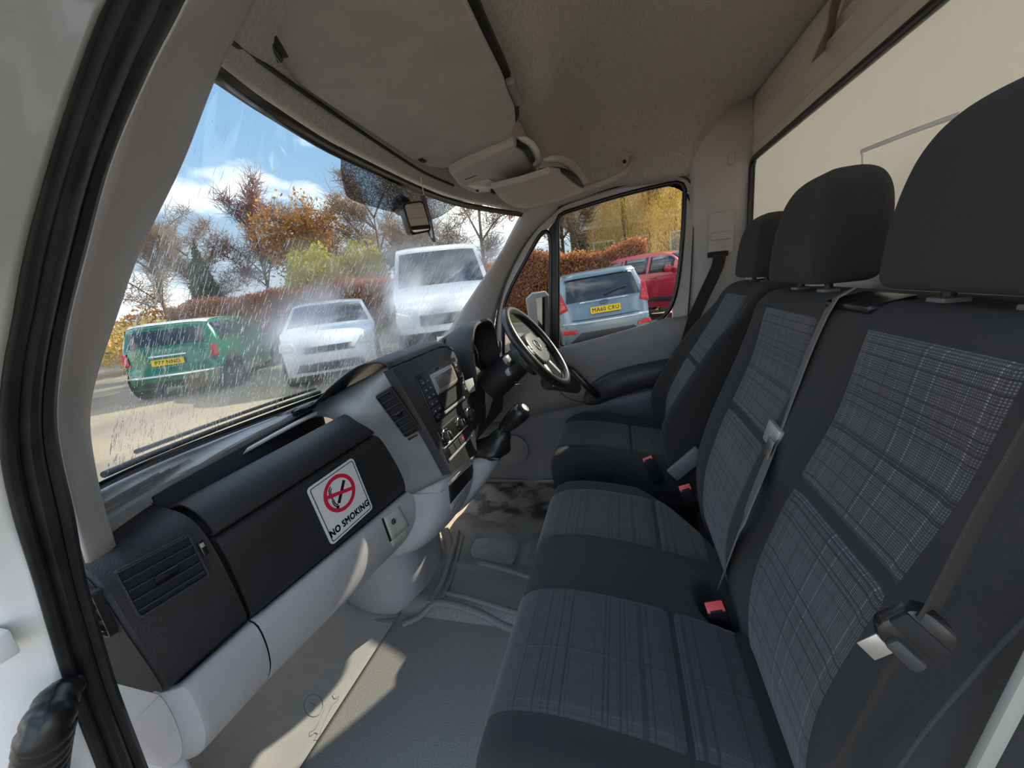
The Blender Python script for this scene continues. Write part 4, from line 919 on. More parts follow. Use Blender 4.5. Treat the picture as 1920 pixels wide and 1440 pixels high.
fbox('base_frame', fr(V((-.505, 1.25, 1.166)), (0, 1, 0), (-1, 0, .05)), -.066, .066, -.075, .062, -.004, .006, 'gloss_black', gl_, .006)

sw_ = thing('steering_wheel', 'black four spoke steering wheel with round badge in front of the driver seat', 'steering wheel', (-.351, 1.55, 1.487))
WC = V((-.351, 1.55, 1.487)); WN = V((.82, 0, .57)).normalized(); WU = V((0, 1, 0)); FW = (WC, WU, WN.cross(WU), WN)
if FW[2].z < 0: FW = (WC, WU, -FW[2], WN)
rp = circle(FW, (0, 0), .188, 64)
v_, f_ = tube_geo([p+WN*.02 for p in rp], .0195, 14, closed=True, up=tuple(WN)); mesh('rim', v_, f_, 'leather', sw_, sharp=60)
# hub
hub = [(.092*math.copysign(abs(math.cos(a))**.75, math.cos(a)), .078*math.copysign(abs(math.sin(a))**.75, math.sin(a))-.004) for a in [2*math.pi*k/40 for k in range(40)]]
prism('airbag_cover', FW, hub, -.01, .024, mat('airbag_grey', (.06, .058, .056), .4, bump=.2, bscale=300).name, sw_, bev=.012, seg=4)
prism('hub_back', FW, [(p*1.15, q*1.1) for p, q in hub], -.05, -.008, 'dark_plastic', sw_)
for s in (-1, 1):
    prism('spoke', FW, [(s*.05, .035), (s*.12, .032), (s*.182, .022), (s*.182, -.030), (s*.12, -.028), (s*.05, -.045)][::s], -.012, .014, 'dark_plastic', sw_, bev=.005)
    prism('spoke', FW, [(s*.018, -.05), (s*.050, -.05), (s*.085, -.165), (s*.060, -.175)][::s], -.010, .012, 'silver_plastic', sw_, bev=.004)
    bp_ = prism('button_pad', FW, [(s*.085+p, .004+q) for p, q in rrect(.034, .046, .012)], .010, .019, 'silver_plastic', sw_, bev=.003)
    fbox('button', FW, s*.085-.011, s*.085+.011, .006, .018, .018, .0215, 'dark_plastic', bp_, .002)
    fbox('button', FW, s*.085-.011, s*.085+.011, -.012, .002, .018, .0215, 'dark_plastic', bp_, .002)
tube('badge_ring', [p+WN*.026 for p in circle(FW, (0, .004), .027, 32)], .0022, 'chrome', sw_, n=8, closed=True)
for k in range(3):
    an = math.radians(90+120*k); F2 = fr(WC+FW[2]*.004+WN*.025, FW[1]*math.cos(an)+FW[2]*math.sin(an), FW[2]*math.cos(an)-FW[1]*math.sin(an))
    O, U, W, N = F2; s_ = 1 if N.dot(WN) > 0 else -1
    mesh('badge_point', [O+W*.0045, O-W*.0045, O+U*.026, O+WN*.003], [(0, 2, 3), (1, 3, 2), (0, 3, 1)], 'chrome', sw_, smooth=False)
# column shroud and stalks
sc = thing('steering_column', 'black steering column shroud with control stalks behind the wheel', 'steering column', (-.5, 1.55, 1.36))
c0, c1 = WC-WN*.05, WC-WN*.26
v_, f_ = tube_geo([c1, c1.lerp(c0, .3), c1.lerp(c0, .8), c0], [.075, .072, .062, .055], 22, up=(0, 1, 0)); mesh('shroud', v_, f_, 'black_plastic', sc, sharp=60)
sp_ = WC-WN*.09
tube('stalk', cr([sp_+V((0, -.04, .01)), sp_+V((0, -.10, .02)), sp_+V((.01, -.15, .03)), sp_+V((.012, -.175, .032))], 14), [.008]*4+[.009, .010, .011, .012, .0125, .0125, .012, .012, .011, .007], 'dark_plastic', sc, n=12)
fbox('stalk_switch', fr(sp_+V((.004, -.155, .045)), (0, 1, .2), (-.4, 0, 1)), -.018, .014, -.012, .016, -.010, .010, 'silver_plastic', sc, .004)
fbox('stalk_switch', fr(sp_+V((.0, -.14, -.005)), (0, 1, .2), (-.4, 0, 1)), -.02, .016, -.012, .012, -.010, .010, 'silver_plastic', sc, .004)
tube('stalk', [sp_+V((0, .04, 0)), sp_+V((.0, .15, .01))], .009, 'gloss_black', sc, n=10)
kp_ = px(967, 718, y=1.47); tube('ignition_key', [kp_, kp_+V((.02, -.012, .004))], .007, 'chrome', sc, n=10)
# ================================================================== seats
def edge_round(d, r):
    return 0.0 if d >= r else r-math.sqrt(max(0.0, r*r-(r-d)**2))
def seat_back(parent, y0, y1, prof, thick, ztop, zbot, conc, ny=44, rs=.05, mname='plain_fabric', name='backrest', taper=None):
    """upholstered back: prof(z) front x, conc(y,z) relief of the front, rounded edges"""
    rows = []; R = .045
    zl = [zbot+(ztop-R-zbot)*k/26 for k in range(27)]
    st = [(z, 0.0, 0.0) for z in zl]+[(ztop-R+R*math.sin(a), R*(1-math.cos(a)), R*(1-math.cos(a))) for a in [math.radians(q) for q in (18, 36, 54, 70, 82, 90)]]
    for z, ins, iy in st:
        tp = taper(z) if taper else 0.0
        a, b = y0+iy*.8+tp, y1-iy*.8-tp; loop = []
        for k in range(ny+1):
            t = k/ny; t = .5-.5*math.cos(math.pi*t)*(1-.15*math.sin(math.pi*t)); y = a+(b-a)*t; d = min(y-a, b-y)
            loop.append(V((prof(z)+conc(y, z)+edge_round(d, rs)+ins*.75, y, z)))
        bk = prof(z)+thick-ins*.9
        for k in range(13):
            y = b-(b-a)*k/12; d = min(y-a, b-y); loop.append(V((max(bk-edge_round(d+.004, .035), prof(z)+.03+ins*.5), y, z)))
        rows.append(loop)
    v, f = grid(rows, False, True); f.append(tuple(range(len(v)-len(rows[0]), len(v))))
    return mesh(name, v, f, mname, parent, sharp=60)
def back_insert(parent, y0, y1, prof, conc, z0, z1, m, name='backrest_insert', ny=16, nz=26, off=.004, uv0=0.0):
    rows, uvs = [], []; s = uv0
    for i in range(nz+1):
        z = z0+(z1-z0)*i/nz
        if i: s += math.hypot(z-zp, prof(z)-prof(zp))
        zp = z; row = []
        for k in range(ny+1):
            y = y0+(y1-y0)*k/ny; e = min(k, ny-k, i, nz-i); d = off if e >= 1 else -.004
            row.append(V((prof(z)+conc(y, z)-d, y, z))); uvs.append((y, s))
        rows.append(row)
    return loft(name, rows, m, parent, uv=uvs, sharp=60)
def headrest(parent, cx, cy, z0, h, m='plain_fabric', hw=.128, lean=.10):
    rows = []
    for t, w, d in ((0, .88, .72), (.02, .95, .88), (.07, .99, .97), (.25, 1.0, 1.0), (.45, .985, 1.0), (.62, .94, .96), (.76, .86, .90), (.87, .74, .78), (.94, .58, .62), (.985, .36, .38), (1.0, .12, .12)):
        z = z0+h*t; x = cx+lean*h*t; W_, D_ = 2*hw*w, .115*d
        rows.append([V((x+q+.0575, cy+p, z)) for p, q in rrect(W_, D_, min(D_*.46, .036*max(.3, d)), 7)])
    rows = [list(q) for q in zip(*[cr(list(c), 40) for c in zip(*rows)])]
    hd = loft('headrest', rows, m, parent, closed_v=True, cap=True, sharp=70)
    # seam piping between the front panel and the sides
    for s in (-1, 1):
        pts = [V((cx+lean*h*t+.0575-.115*d/2+.012*d+.010, cy+s*(hw*w-.0065), z0+h*t)) for t, w, d in ((.06, .94, .88), (.25, 1.0, 1.0), (.45, .985, 1.0), (.62, .94, .96), (.76, .86, .90), (.87, .74, .78))]
        tube('piping', cr(pts, 20), .0012, 'soft_black', hd, n=5)
        tube('headrest_post', [V((cx+.055, cy+s*.06, z0-.05)), V((cx+.055, cy+s*.06, z0+.01))], .007, 'dark_plastic', hd, n=10)
        fbox('post_collar', fr(V((cx+.055, cy+s*.06, z0-.018)), (0, 1, 0), (-1, 0, 0)), -.016, .016, -.014, .014, -.004, .006, 'mid_grey_plastic', hd, .003)
    return hd
# ---- double passenger seat
bench = thing('passenger_bench', 'charcoal double passenger seat with checked inserts', 'seat', (.1, .75, .65))
PZ = [.93, 1.02, 1.10, 1.16, 1.235, 1.35, 1.42, 1.50, 1.58, 1.64, 1.70]; PX_ = [.235, .210, .199, .195, .200, .232, .258, .288, .313, .328, .342]
_pc = cr([V((a, 0, b)) for a, b in zip(PX_, PZ)], 120)
def bprof(z):
    for a, b in zip(_pc, _pc[1:]):
        if a.z <= z <= b.z: return a.x+(b.x-a.x)*(z-a.z)/max(1e-6, b.z-a.z)
    return _pc[0].x if z < _pc[0].z else _pc[-1].x
YA0, YA1, YB0, YB1 = .405, .645, .775, 1.035
def bconc(y, z):
    d = max(min(y-YA0, YA1-y), min(y-YB0, YB1-y))
    return .014*sm([-.02, .03], [0, 1], d)*sm([1.10, 1.25, 1.5, 1.62], [.4, 1, 1, .2], z)-.004*(1 if abs(y-.71) < .06 else 0)
def btaper(z): return sm([1.45, 1.66], [0, .012], z)
seat_back(bench, .335, 1.15, bprof, .15, 1.672, .93, bconc, ny=70, taper=btaper)
for a, b in ((YA0, YA1), (YB0, YB1)):
    back_insert(bench, a, b, bprof, bconc, 1.06, 1.398, 'check_fabric')
    back_insert(bench, a, b, bprof, bconc, 1.404, 1.640, 'check_fabric', uv0=.35)
# piping along the near edge
tube('edge_piping', cr([V((bprof(z)+.032, .3395+btaper(z), z)) for z in (1.0, 1.1, 1.2, 1.3, 1.4, 1.5, 1.6, 1.63)], 40), .0022, mat('ribbed_cloth', (.05, .05, .054), .9, bump=.6, bscale=500).name, bench, n=8)
rows = []
for z in [1.0+.63*k/50 for k in range(51)]:
    rows.append([V((bprof(z)+.010+.02*(k/4)**2+.006, .352-.010*(k/4)+btaper(z)-.002, z))+V((-.005*math.sin(math.pi*k/4), -.003*math.sin(math.pi*k/4), 0)) for k in range(5)])
cprof = cr([V((-.19, 0, .93)), V((-.212, 0, .97)), V((-.228, 0, 1.01)), V((-.236, 0, 1.05)), V((-.230, 0, 1.085)), V((-.212, 0, 1.108)), V((-.175, 0, 1.122)), V((-.10, 0, 1.125)), V((0, 0, 1.113)), V((.065, 0, 1.100)), V((.13, 0, 1.085)), V((.20, 0, 1.070)), V((.26, 0, 1.06))], 64)
def c_y1(x): return lin([-.24, .03, .07, .11, .16, .20, .26], [1.155, 1.15, 1.12, 1.075, 1.0, .93, .90], x)
CR_ = [(.41, .668), (.838, 1.068)]
def cdent(x, y):
    z = 0.0
    for a, b in CR_:
        d = min(y-a, b-y); z += .006*sm([-.015, .03], [0, 1], d)*sm([-.24, -.1], [0, 1], x)
        if d > -.02: z -= .007*math.exp(-((x-.068)/.010)**2)*sm([-.02, .02], [0, 1], d)
    px_, py_ = (x-.170)/.040, (y-.715)/.058
    z -= .055*sm([.6, 1.15], [1, 0], math.hypot(px_, py_))
    return z
def cushion(parent, y0, y1f, prof, dent, name, m, ny=80, r=.045, zb=.93):
    rows = []
    for p in prof:
        y1 = y1f(p.x); row = [V((p.x+.02, y0+.012, zb)), V((p.x+.006, y0+.002, max(zb, p.z-.12)))]
        for k in range(ny+1):
            t = .5-.5*math.cos(math.pi*k/ny)*(1-.2*math.sin(math.pi*k/ny)); y = y0+(y1-y0)*t; d = min(y-y0, y1-y); e = edge_round(d, r)
            row.append(V((p.x+e*.35, y, p.z-e+dent(p.x, y))))
        row += [V((p.x+.006, y1-.002, max(zb, p.z-.12))), V((p.x+.02, y1-.012, zb))]
        rows.append(row)
    return loft(name, rows, m, parent, sharp=70)
cushion(bench, .335, c_y1, cprof, cdent, 'cushion', 'plain_fabric')
def cush_insert(parent, y0, y1f, prof, dent, m, i0, i1, ny=18, off=.0035, nm='cushion_insert'):
    rows, uvs = [], []; s = 0.0
    for i in range(i0, i1+1):
        p, q = prof[i], prof[max(i-1, i0)]; s += (p-q).length; y1 = y1f(p.x)
        t_ = (prof[min(i+1, len(prof)-1)]-prof[max(i-1, 0)]).normalized(); n_ = V((-t_.z, 0, t_.x)); row = []
        for k in range(ny+1):
            y = y0+(y1-y0)*k/ny; e = min(k, ny-k, i-i0, i1-i); d = off if e >= 1 else -.003
            row.append(V((p.x, y, p.z+dent(p.x, y)))+n_*d); uvs.append((y, s))
        rows.append(row)
    return loft(nm, rows, m, parent, uv=uvs, sharp=70)
isp = min(range(len(cprof)), key=lambda i: abs(cprof[i].x-.068)+(10 if cprof[i].z < 1.09 else 0)); i0_ = next(i for i, p in enumerate(cprof) if p.z > .985)
for a, b in CR_:
    yb = (lambda x, b=b: min(b, c_y1(x)-.03))
    cush_insert(bench, a, yb, cprof, cdent, 'worn_fabric', i0_, isp)
    cush_insert(bench, a, (lambda x, b=b, a=a: min(b, c_y1(x)-.03)), cprof, cdent, 'worn_fabric', isp, len(cprof)-8)
box('seat_base', -.15, .32, .37, 1.10, .66, .95, 'soft_black', bench, .02)
fbox('side_bracket', fr(px(1840, 1470, y=.318), px(1935, 1290, y=.318)-px(1840, 1470, y=.318), (1, 0, -.4)), -.02, .20, -.012, .0, -.004, .004, 'silver_plastic', bench, .002)
headrest(bench, .335, .545, 1.690, .205); headrest(bench, .335, .955, 1.690, .205)
lv = fbox('top_handle', fr(px(1632, 563, x=.36), (0, 1, 0), (1, 0, .2)), -.05, .07, -.03, .03, -.004, .010, 'gloss_black', bench, .006)

# ---- driver seat
ds = thing('driver_seat', 'charcoal driver seat with checked inserts and side bolsters', 'seat', (.1, 1.51, .70))
DZ = [1.0, 1.10, 1.18, 1.26, 1.39, 1.47, 1.55, 1.62, 1.68]; DX = [.185, .175, .172, .185, .248, .296, .345, .382, .412]
_dc = cr([V((a, 0, b)) for a, b in zip(DX, DZ)], 100)
def dprof(z):
    for a, b in zip(_dc, _dc[1:]):
        if a.z <= z <= b.z: return a.x+(b.x-a.x)*(z-a.z)/max(1e-6, b.z-a.z)
    return _dc[0].x if z < _dc[0].z else _dc[-1].x
def dconc(y, z):
    d = abs(y-1.51); return -.055*sm([.13, .20], [0, 1], d)*sm([1.05, 1.2, 1.5, 1.62], [.6, 1, .75, .15], z)
seat_back(ds, 1.275, 1.745, dprof, .14, 1.675, 1.0, dconc, rs=.03, taper=lambda z: sm([1.4, 1.66], [0, .035], z))
back_insert(ds, 1.385, 1.635, dprof, dconc, 1.10, 1.405, 'check_fabric'); back_insert(ds, 1.385, 1.635, dprof, dconc, 1.41, 1.64, 'check_fabric', uv0=.4)
dcp = cr([V((-.24, 0, 1.0)), V((-.262, 0, 1.04)), V((-.275, 0, 1.075)), V((-.268, 0, 1.105)), V((-.25, 0, 1.122)), V((-.21, 0, 1.132)), V((-.1, 0, 1.128)), V((0, 0, 1.112)), V((.08, 0, 1.098)), V((.18, 0, 1.08)), V((.24, 0, 1.07))], 50)
def ddent(x, y): d = abs(y-1.51); return .022*sm([.14, .20], [0, 1], d)*sm([-.27, -.15], [0, 1], x)-.006*math.exp(-((x-.02)/.01)**2)*(1 if d < .15 else 0)
cushion(ds, 1.275, lambda x: 1.745, dcp, ddent, 'cushion', 'plain_fabric', ny=50, zb=1.0)
isp2 = min(range(len(dcp)), key=lambda i: abs(dcp[i].x-.02)+(10 if dcp[i].z < 1.1 else 0)); i02 = next(i for i, p in enumerate(dcp) if p.z > 1.06)
cush_insert(ds, 1.37, lambda x: 1.65, dcp, ddent, 'worn_fabric', i02, isp2); cush_insert(ds, 1.37, lambda x: 1.65, dcp, ddent, 'worn_fabric', isp2, len(dcp)-6)
box('seat_valance', -.23, .22, 1.285, 1.735, .94, 1.01, 'dark_plastic', ds, .015); box('seat_box', -.16, .24, 1.30, 1.72, .67, .95, 'soft_black', ds, .02)
tube('adjuster_bar', cr([V((-.24, 1.33, .95)), V((-.27, 1.33, .91)), V((-.27, 1.42, .90)), V((-.27, 1.6, .90)), V((-.24, 1.66, .95))], 24), .006, 'steel', ds, n=8)
headrest(ds, .405, 1.51, 1.690, .195, hw=.122)
rc = fbox('recliner_cover', fr(px(1262, 888, y=1.262), px(1305, 852, y=1.262)-px(1262, 888, y=1.262), (0, 0, 1)), -.01, .12, -.03, .022, -.012, .006, 'mid_grey_plastic', ds, .008)

# ---- belts
def surf_off(y, z, o): return V((bprof(z)+bconc(y, z)-o, y, z))
mb = thing('seat_belt', 'grey webbing belt across the middle of the double seat back', 'seat belt', (.2, .75, 1.05))
bpth = []
t0, t1, t2, t3 = px(1566, 560, x=.335), px(1525, 640, x=bprof(1.6)-.006), px(1458, 815, x=bprof(1.46)-.008), px(1352, 1088, x=.187)
mb_pts = cr([t0+V((.02, 0, .012)), t0, t1, px(1490, 730, x=bprof(1.53)-.008), t2, px(1400, 960, x=bprof(1.27)-.014), t3], 30)
ribbon('webbing', mb_pts, [(.25, .95, -.15) if i < 19 else (mb_pts[i]-EYE)+V((.05, .12, 0)) for i in range(30)], .044, .0025, 'belt_grey', mb)
FTg = fr(t2+V((-.010, 0, 0)), (.0, 1, .1), (.2, -.1, 1))
fbox('tongue', FTg, -.026, .026, -.022, .020, -.002, .010, 'silver_plastic', mb, .004); fbox('tongue_slot', FTg, -.020, .020, .004, .012, .0, .0105, 'soft_black', mb, .001); 
FT2 = fr(px(1442, 838, x=bprof(1.43)-.02), (.0, 1, .1), (.2, -.1, 1)); fbox('tongue_blade', FT2, -.012, .012, -.02, .016, -.001, .001, 'steel', mb, .0005)
nb = thing('seat_belt', 'black webbing belt with dark tongue along the near edge of the double seat', 'seat belt', (.22, .31, 1.1))
nbp = cr([px(2010, 660, y=.325), px(1915, 835, y=.318), px(1840, 965, y=.312), px(1756, 1128, y=.305), px(1735, 1160, y=.302)], 24)
ribbon('webbing', nbp, [(p-EYE)+V((.10, 0, .05)) for p in nbp], .046, .002, 'belt_web', nb)
nb2 = cr([px(1735, 1160, y=.302), px(1690, 1220, y=.312), px(1640, 1310, y=.322), px(1590, 1400, y=.328), px(1540, 1480, y=.33)], 20)
ribbon('webbing', nb2, [(p-EYE)+V((.06, 0, .03)) for p in nb2], .040, .002, 'belt_web', nb)
tg = px(1722, 1180, y=.296); d1 = (px(1640, 1215, y=.300)-tg).normalized(); d2 = (px(1768, 1120, y=.296)-tg)
FN = fr(tg, -d1, V((.2, .1, 1)))
if FN[3].dot(EYE-tg) < 0: FN = (FN[0], FN[1], -FN[2], -FN[3])
prism('tongue', FN, [(p-.004, q) for p, q in rrect(.042, .034, .012)], -.006, .008, 'gloss_black', nb, bev=.005)
fbox('tongue_slot', FN, -.008, .006, -.016, .016, .004, .0096, 'soft_black', nb, .001); fbox('tongue_grip', FN, -.024, -.012, -.018, .006, -.004, .013, 'dark_plastic', nb, .004)
fbox('tongue_blade', FN, -.042, -.020, -.007, .008, -.0015, .0010, 'steel', nb, .0005)
db = thing('seat_belt', 'dark webbing belt hanging from the pillar behind the driver seat', 'seat belt', (.4, 1.84, 1.1))
dbp = cr([px(1350, 478, y=1.85), px(1345, 500, y=1.84), px(1322, 550, y=1.835), px(1300, 600, y=1.83), px(1285, 650, y=1.83)], 20)
ribbon('webbing', dbp, (1, .1, .1), .048, .0025, 'belt_web', db)
def buckle(u, v, z, ax, label, s=1.0):
    p = px(u, v, z=z); A_ = V(ax).normalized(); b = thing('belt_buckle', label, 'buckle', p-A_*.06, group=None)
    toc = EYE-p; side = A_.cross(toc).normalized(); F = (p, side, side.cross(A_)*-1, A_)
    F = fr(p, side, A_.cross(side))
    if F[3].dot(A_) < 0: F = (F[0], F[1], -F[2], -F[3])
    fbox('housing', F, -.018*s, .018*s, -.013*s, .013*s, -.10, .0, 'soft_black', b, .004)
    fbox('release_button', F, -.0165*s, .0165*s, -.0115*s, .0085*s, -.006, .0035, 'red_button', b, .002)
    fbox('button_recess', F, -.011*s, .011*s, -.0122*s, -.009*s, .0, .0040, 'soft_black', b, .0005)
buckle(1340, 1137, 1.105, (-.25, -.35, .9), 'red and black belt buckle in the middle of the double seat', 1.0)
buckle(1284, 914, 1.115, (-.3, -.25, .9), 'red and black belt buckle at the far rear corner of the double seat', 1.0)
buckle(1214, 860, 1.13, (-.35, -.1, .9), 'red and black belt buckle at the near side of the driver seat', 1.0)

# ================================================================== overhead and small things
FVS = fr(V((-.35, .8, 2.118)), (0, 1, 0), (1, 0, .06))
vs = thing('sun_visor', 'wide grey sun visor folded up over the passenger side', 'sun visor', (-.35, .8, 2.12))
vp = [onp(FVS, *p) for p in ((430, -70), (462, 0), (485, 62), (505, 108), (560, 150), (640, 204), (720, 258), (778, 296), (800, 306), (832, 309), (880, 292), (930, 266), (956, 248), (966, 226), (964, 196), (940, 140), (905, 70), (872, 0), (836, -80))]
prism('visor_board', FVS, vp, -.008, .010, 'headliner_visor', vs, bev=.006, seg=3)
prism('visor_shade_sheet', FVS, [(a*1.012+.002, b*1.05+.004) for a, b in vp], -.022, -.009, 'soft_black', vs)  # larger black sheet above the visor, drawing its shadow gap as dark outline
q = onp(FVS, 503, 70); FQ = fr(FVS[0]+FVS[1]*q[0]+FVS[2]*q[1]+FVS[3]*.004, px(520, 98, z=2.12)-px(487, 50, z=2.12), FVS[2])
fbox('pivot_recess', FQ, -.035, .03, -.014, .016, -.004, .0075, 'soft_black', vs, .004); tube('pivot_arm', [FQ[0]-FQ[1]*.045+FQ[3]*.006, FQ[0]+FQ[1]*.025+FQ[3]*.008], .006, 'gloss_black', vs, n=10)
q = onp(FVS, 790, 293); FQ2 = fr(FVS[0]+FVS[1]*q[0]+FVS[2]*q[1]+FVS[3]*.008, FVS[1], FVS[2]); fbox('retainer_clip', FQ2, -.016, .012, -.006, .008, -.004, .006, 'soft_black', vs, .003)
q = onp(FVS, 962, 178); FQ3 = fr(FVS[0]+FVS[1]*q[0]+FVS[2]*q[1]+FVS[3]*.0, px(975, 215, z=2.13)-px(950, 155, z=2.13), FVS[2]); fbox('end_bracket', FQ3, -.05, .05, -.006, .014, -.016, .004, 'mid_grey_plastic', vs, .006)
# map light console
ml = thing('map_light', 'grey overhead map light unit between the two sun visors', 'light', (-.35, 1.22, 2.1))
FML = fr(V((-.35, 1.22, 2.098)), (0, 1, 0), (1, 0, .12))
prism('housing', FML, [onp(FML, *p) for p in ((843, 322), (872, 305), (925, 278), (962, 263), (984, 274), (1006, 318), (985, 332), (940, 347), (890, 358), (862, 346))], -.06, .012, 'headliner_visor', ml, bev=.012, seg=4)
prism('lens', FML, [onp(FML, *p) for p in ((872, 339), (915, 327), (948, 342), (905, 354))], .008, .0145, mat('lens', (.48, .46, .43), .25).name, ml, bev=.003)
for k in range(5):
    a = onp(FML, 872+4*k, 328-1.5*k); fbox('grille_slot', FML, a[0]-.002, a[0]+.002, a[1]-.004, a[1]+.006, .010, .0128, 'soft_black', ml, 0)
a = onp(FML, 893, 349); fbox('switch', FML, a[0]-.005, a[0]+.005, a[1]-.003, a[1]+.004, .010, .018, 'soft_black', ml, .001)
ap_ = cr([px(972, 258, z=2.12), px(990, 266, z=2.115), px(1004, 285, z=2.108), px(1007, 312, z=2.10)], 16)
tube('bracket_arc', ap_, [.004]+[.012]*14+[.004], 'white_plastic', ml, n=10, flat=.6)
tube('bracket_shade', cr([px(968, 268, z=2.11), px(985, 278, z=2.105), px(998, 300, z=2.10)], 12), .009, 'soft_black', ml, n=8)  # black tube put where the hollow behind the bracket lies in shade
dvz = thing('sun_visor', 'grey sun visor folded up over the driver side', 'sun visor', (-.3, 1.45, 2.06))
FDV = fr(V((-.25, 1.4, 2.062)), (0, 1, 0), (1, 0, .10))
prism('visor_board', FDV, [onp(FDV, *p) for p in ((922, 350), (975, 337), (1030, 320), (1050, 322), (1094, 352), (1092, 357), (1045, 374), (990, 388), (965, 386), (940, 372))], -.010, .008, 'headliner_visor', dvz, bev=.005, seg=3)
aq = cr([px(1018, 300, z=2.10), px(1050, 298, z=2.10), px(1075, 315, z=2.09), px(1095, 345, z=2.075)], 18)
tube('bracket_arc', aq, [.006]+[.016]*16+[.006], 'headliner_visor', dvz, n=10, flat=.6)
tube('bracket_shade', cr([px(1010, 322, z=2.08), px(1045, 318, z=2.08), px(1072, 328, z=2.075), px(1092, 348, z=2.07)], 18), .008, 'soft_black', dvz, n=8)  # solid black tube drawn for the shaded gap beside this arc
fbox('retainer_clip', fr(px(925, 361, z=2.06), (0, 1, 0), (1, 0, 0)), -.014, .014, -.006, .006, -.01, .004, 'soft_black', dvz, .003)
gh = thing('grab_handle', 'brown grey grab handle on the roof edge above the driver window', 'grab handle', (0, 1.80, 2.12))
tube('grip', cr([px(1092, 352, y=1.76), px(1115, 347, y=1.70), px(1145, 336, y=1.69), px(1168, 324, y=1.69), px(1181, 312, y=1.71), px(1182, 297, y=1.74)], 24), [.012]+[.014]*22+[.012], 'headliner_visor', gh, n=12, flat=.8)
fbox('end_mount', fr(px(1172, 300, y=1.74), (1, 0, 0), (0, 0, 1)), -.014, .018, -.02, .022, -.01, .02, 'headliner_visor', gh, .006)
disc('screw_cap', fr(px(1171, 303, y=1.719), (1, 0, 0), (0, 0, 1)), (0, 0), .007, 0, .003, 'soft_black', gh, 14)

rm = thing('rear_view_mirror', 'small black framed mirror on the windscreen below the dotted patch', 'mirror', (-.6, 1.08, 1.95))
mt = hit(G, 752, 384, .012); FM_ = fr(mt, (0, 1, 0), (.55, 0, .8))
mp_ = px(782, 408, y=1.10); mn = V((.80, -.50, -.10)).normalized(); FMM = fr(mp_, V((0, 0, 1)).cross(mn), (0, 0, 1))
if FMM[3].dot(mn) < 0: FMM = (FMM[0], -FMM[1], FMM[2], -FMM[3])
ang = .16; FMM = (FMM[0], FMM[1]*math.cos(ang)+FMM[2]*math.sin(ang), FMM[2]*math.cos(ang)-FMM[1]*math.sin(ang), FMM[3])
prism('housing', FMM, rrect(.075, .088, .014), -.022, .002, 'gloss_black', rm, bev=.003)
prism('mirror_glass', FMM, rrect(.062, .076, .010), .0, .0032, 'mirror', rm)
tube('mount_arm', cr([mt, mt.lerp(mp_, .5)+V((0, -.012, .0)), mp_-FMM[3]*.018], 10), [.03, .03, .028, .024, .02, .018, .017, .016, .015, .015], 'gloss_black', rm, n=14)
af = thing('air_freshener', 'thin card air freshener hanging on a string from the sun visor clip', 'air freshener', (-.54, 1.14, 1.9))
tube('string', [px(783, 296, y=1.14), px(790, 340, y=1.14), px(795, 366, y=1.14)], .0012, 'sign_white', af, n=6)
c0, c1 = px(794, 366, y=1.14), px(809, 455, y=1.14); FA2 = fr(c0.lerp(c1, .5), V((.8, .5, 0)), c0-c1); hl = (c0-c1).length/2
prism('card', FA2, [(-.009, hl), (.004, hl), (.012, 0), (.014, -hl), (.006, -hl), (-.008, -hl*.5), (-.010, 0)], -.001, .001, mat('card_dark', (.05, .05, .06), .35).name, af)
prism('card_print', FA2, [(-.004, hl*.5), (.002, hl*.5), (.004, hl*.1), (-.003, hl*.1)], .001, .0015, 'sign_red', af); prism('card_print', FA2, [(-.002, -hl*.1), (.006, -hl*.1), (.008, -hl*.8), (.002, -hl*.8)], .001, .0015, 'silver_plastic', af)

# ---- no smoking sign on the glove box door
c4 = [hit(LID, *p) for p in ((568, 918), (655, 863), (699, 948), (622, 1024))]
O_ = c4[3]; U_ = ((c4[2]-c4[3])+(c4[1]-c4[0]))*.5; W_ = ((c4[0]-c4[3])+(c4[1]-c4[2]))*.5; nx = U_.length; ny_ = W_.length
FSG = fr((c4[0]+c4[1]+c4[2]+c4[3])/4+V((.005, 0, .001)), U_, W_)
print('SIGN', nx, ny_, U_, W_)
sg_ = thing('no_smoking_sign', 'white square no smoking sign with red symbol on the glove box door', 'sign', FSG[0]-FSG[2]*ny_/2)
prism('plate', FSG, rrect(nx, ny_, .010), -.002, .0010, 'sign_white', sg_)
ring('border', FSG, rrect(nx*.93, ny_*.935, .006), rrect(nx*.905, ny_*.912, .005), .0005, .0016, 'sign_black', sg_)
cy_ = ny_*.13; R_ = nx*.325
n_ = 40; cir = lambda r: [(r*math.cos(2*math.pi*k/n_), cy_+r*math.sin(2*math.pi*k/n_)) for k in range(n_)]
def bar(nm, a, b, w_, m, n0, n1):
    d = V((b[0]-a[0], b[1]-a[1])); d.normalize(); s = V((-d.y, d.x))*w_/2
    return prism(nm, FSG, [(a[0]+s.x, a[1]+s.y), (b[0]+s.x, b[1]+s.y), (b[0]-s.x, b[1]-s.y), (a[0]-s.x, a[1]-s.y)], n0, n1, m, sg_)
bar('cigarette', (R_*.50, cy_+R_*.45), (-R_*.28, cy_-R_*.45), R_*.18, 'sign_black', .0008, .0014); bar('cigarette_tip', (-R_*.36, cy_-R_*.54), (-R_*.46, cy_-R_*.66), R_*.18, 'sign_black', .0008, .0014)
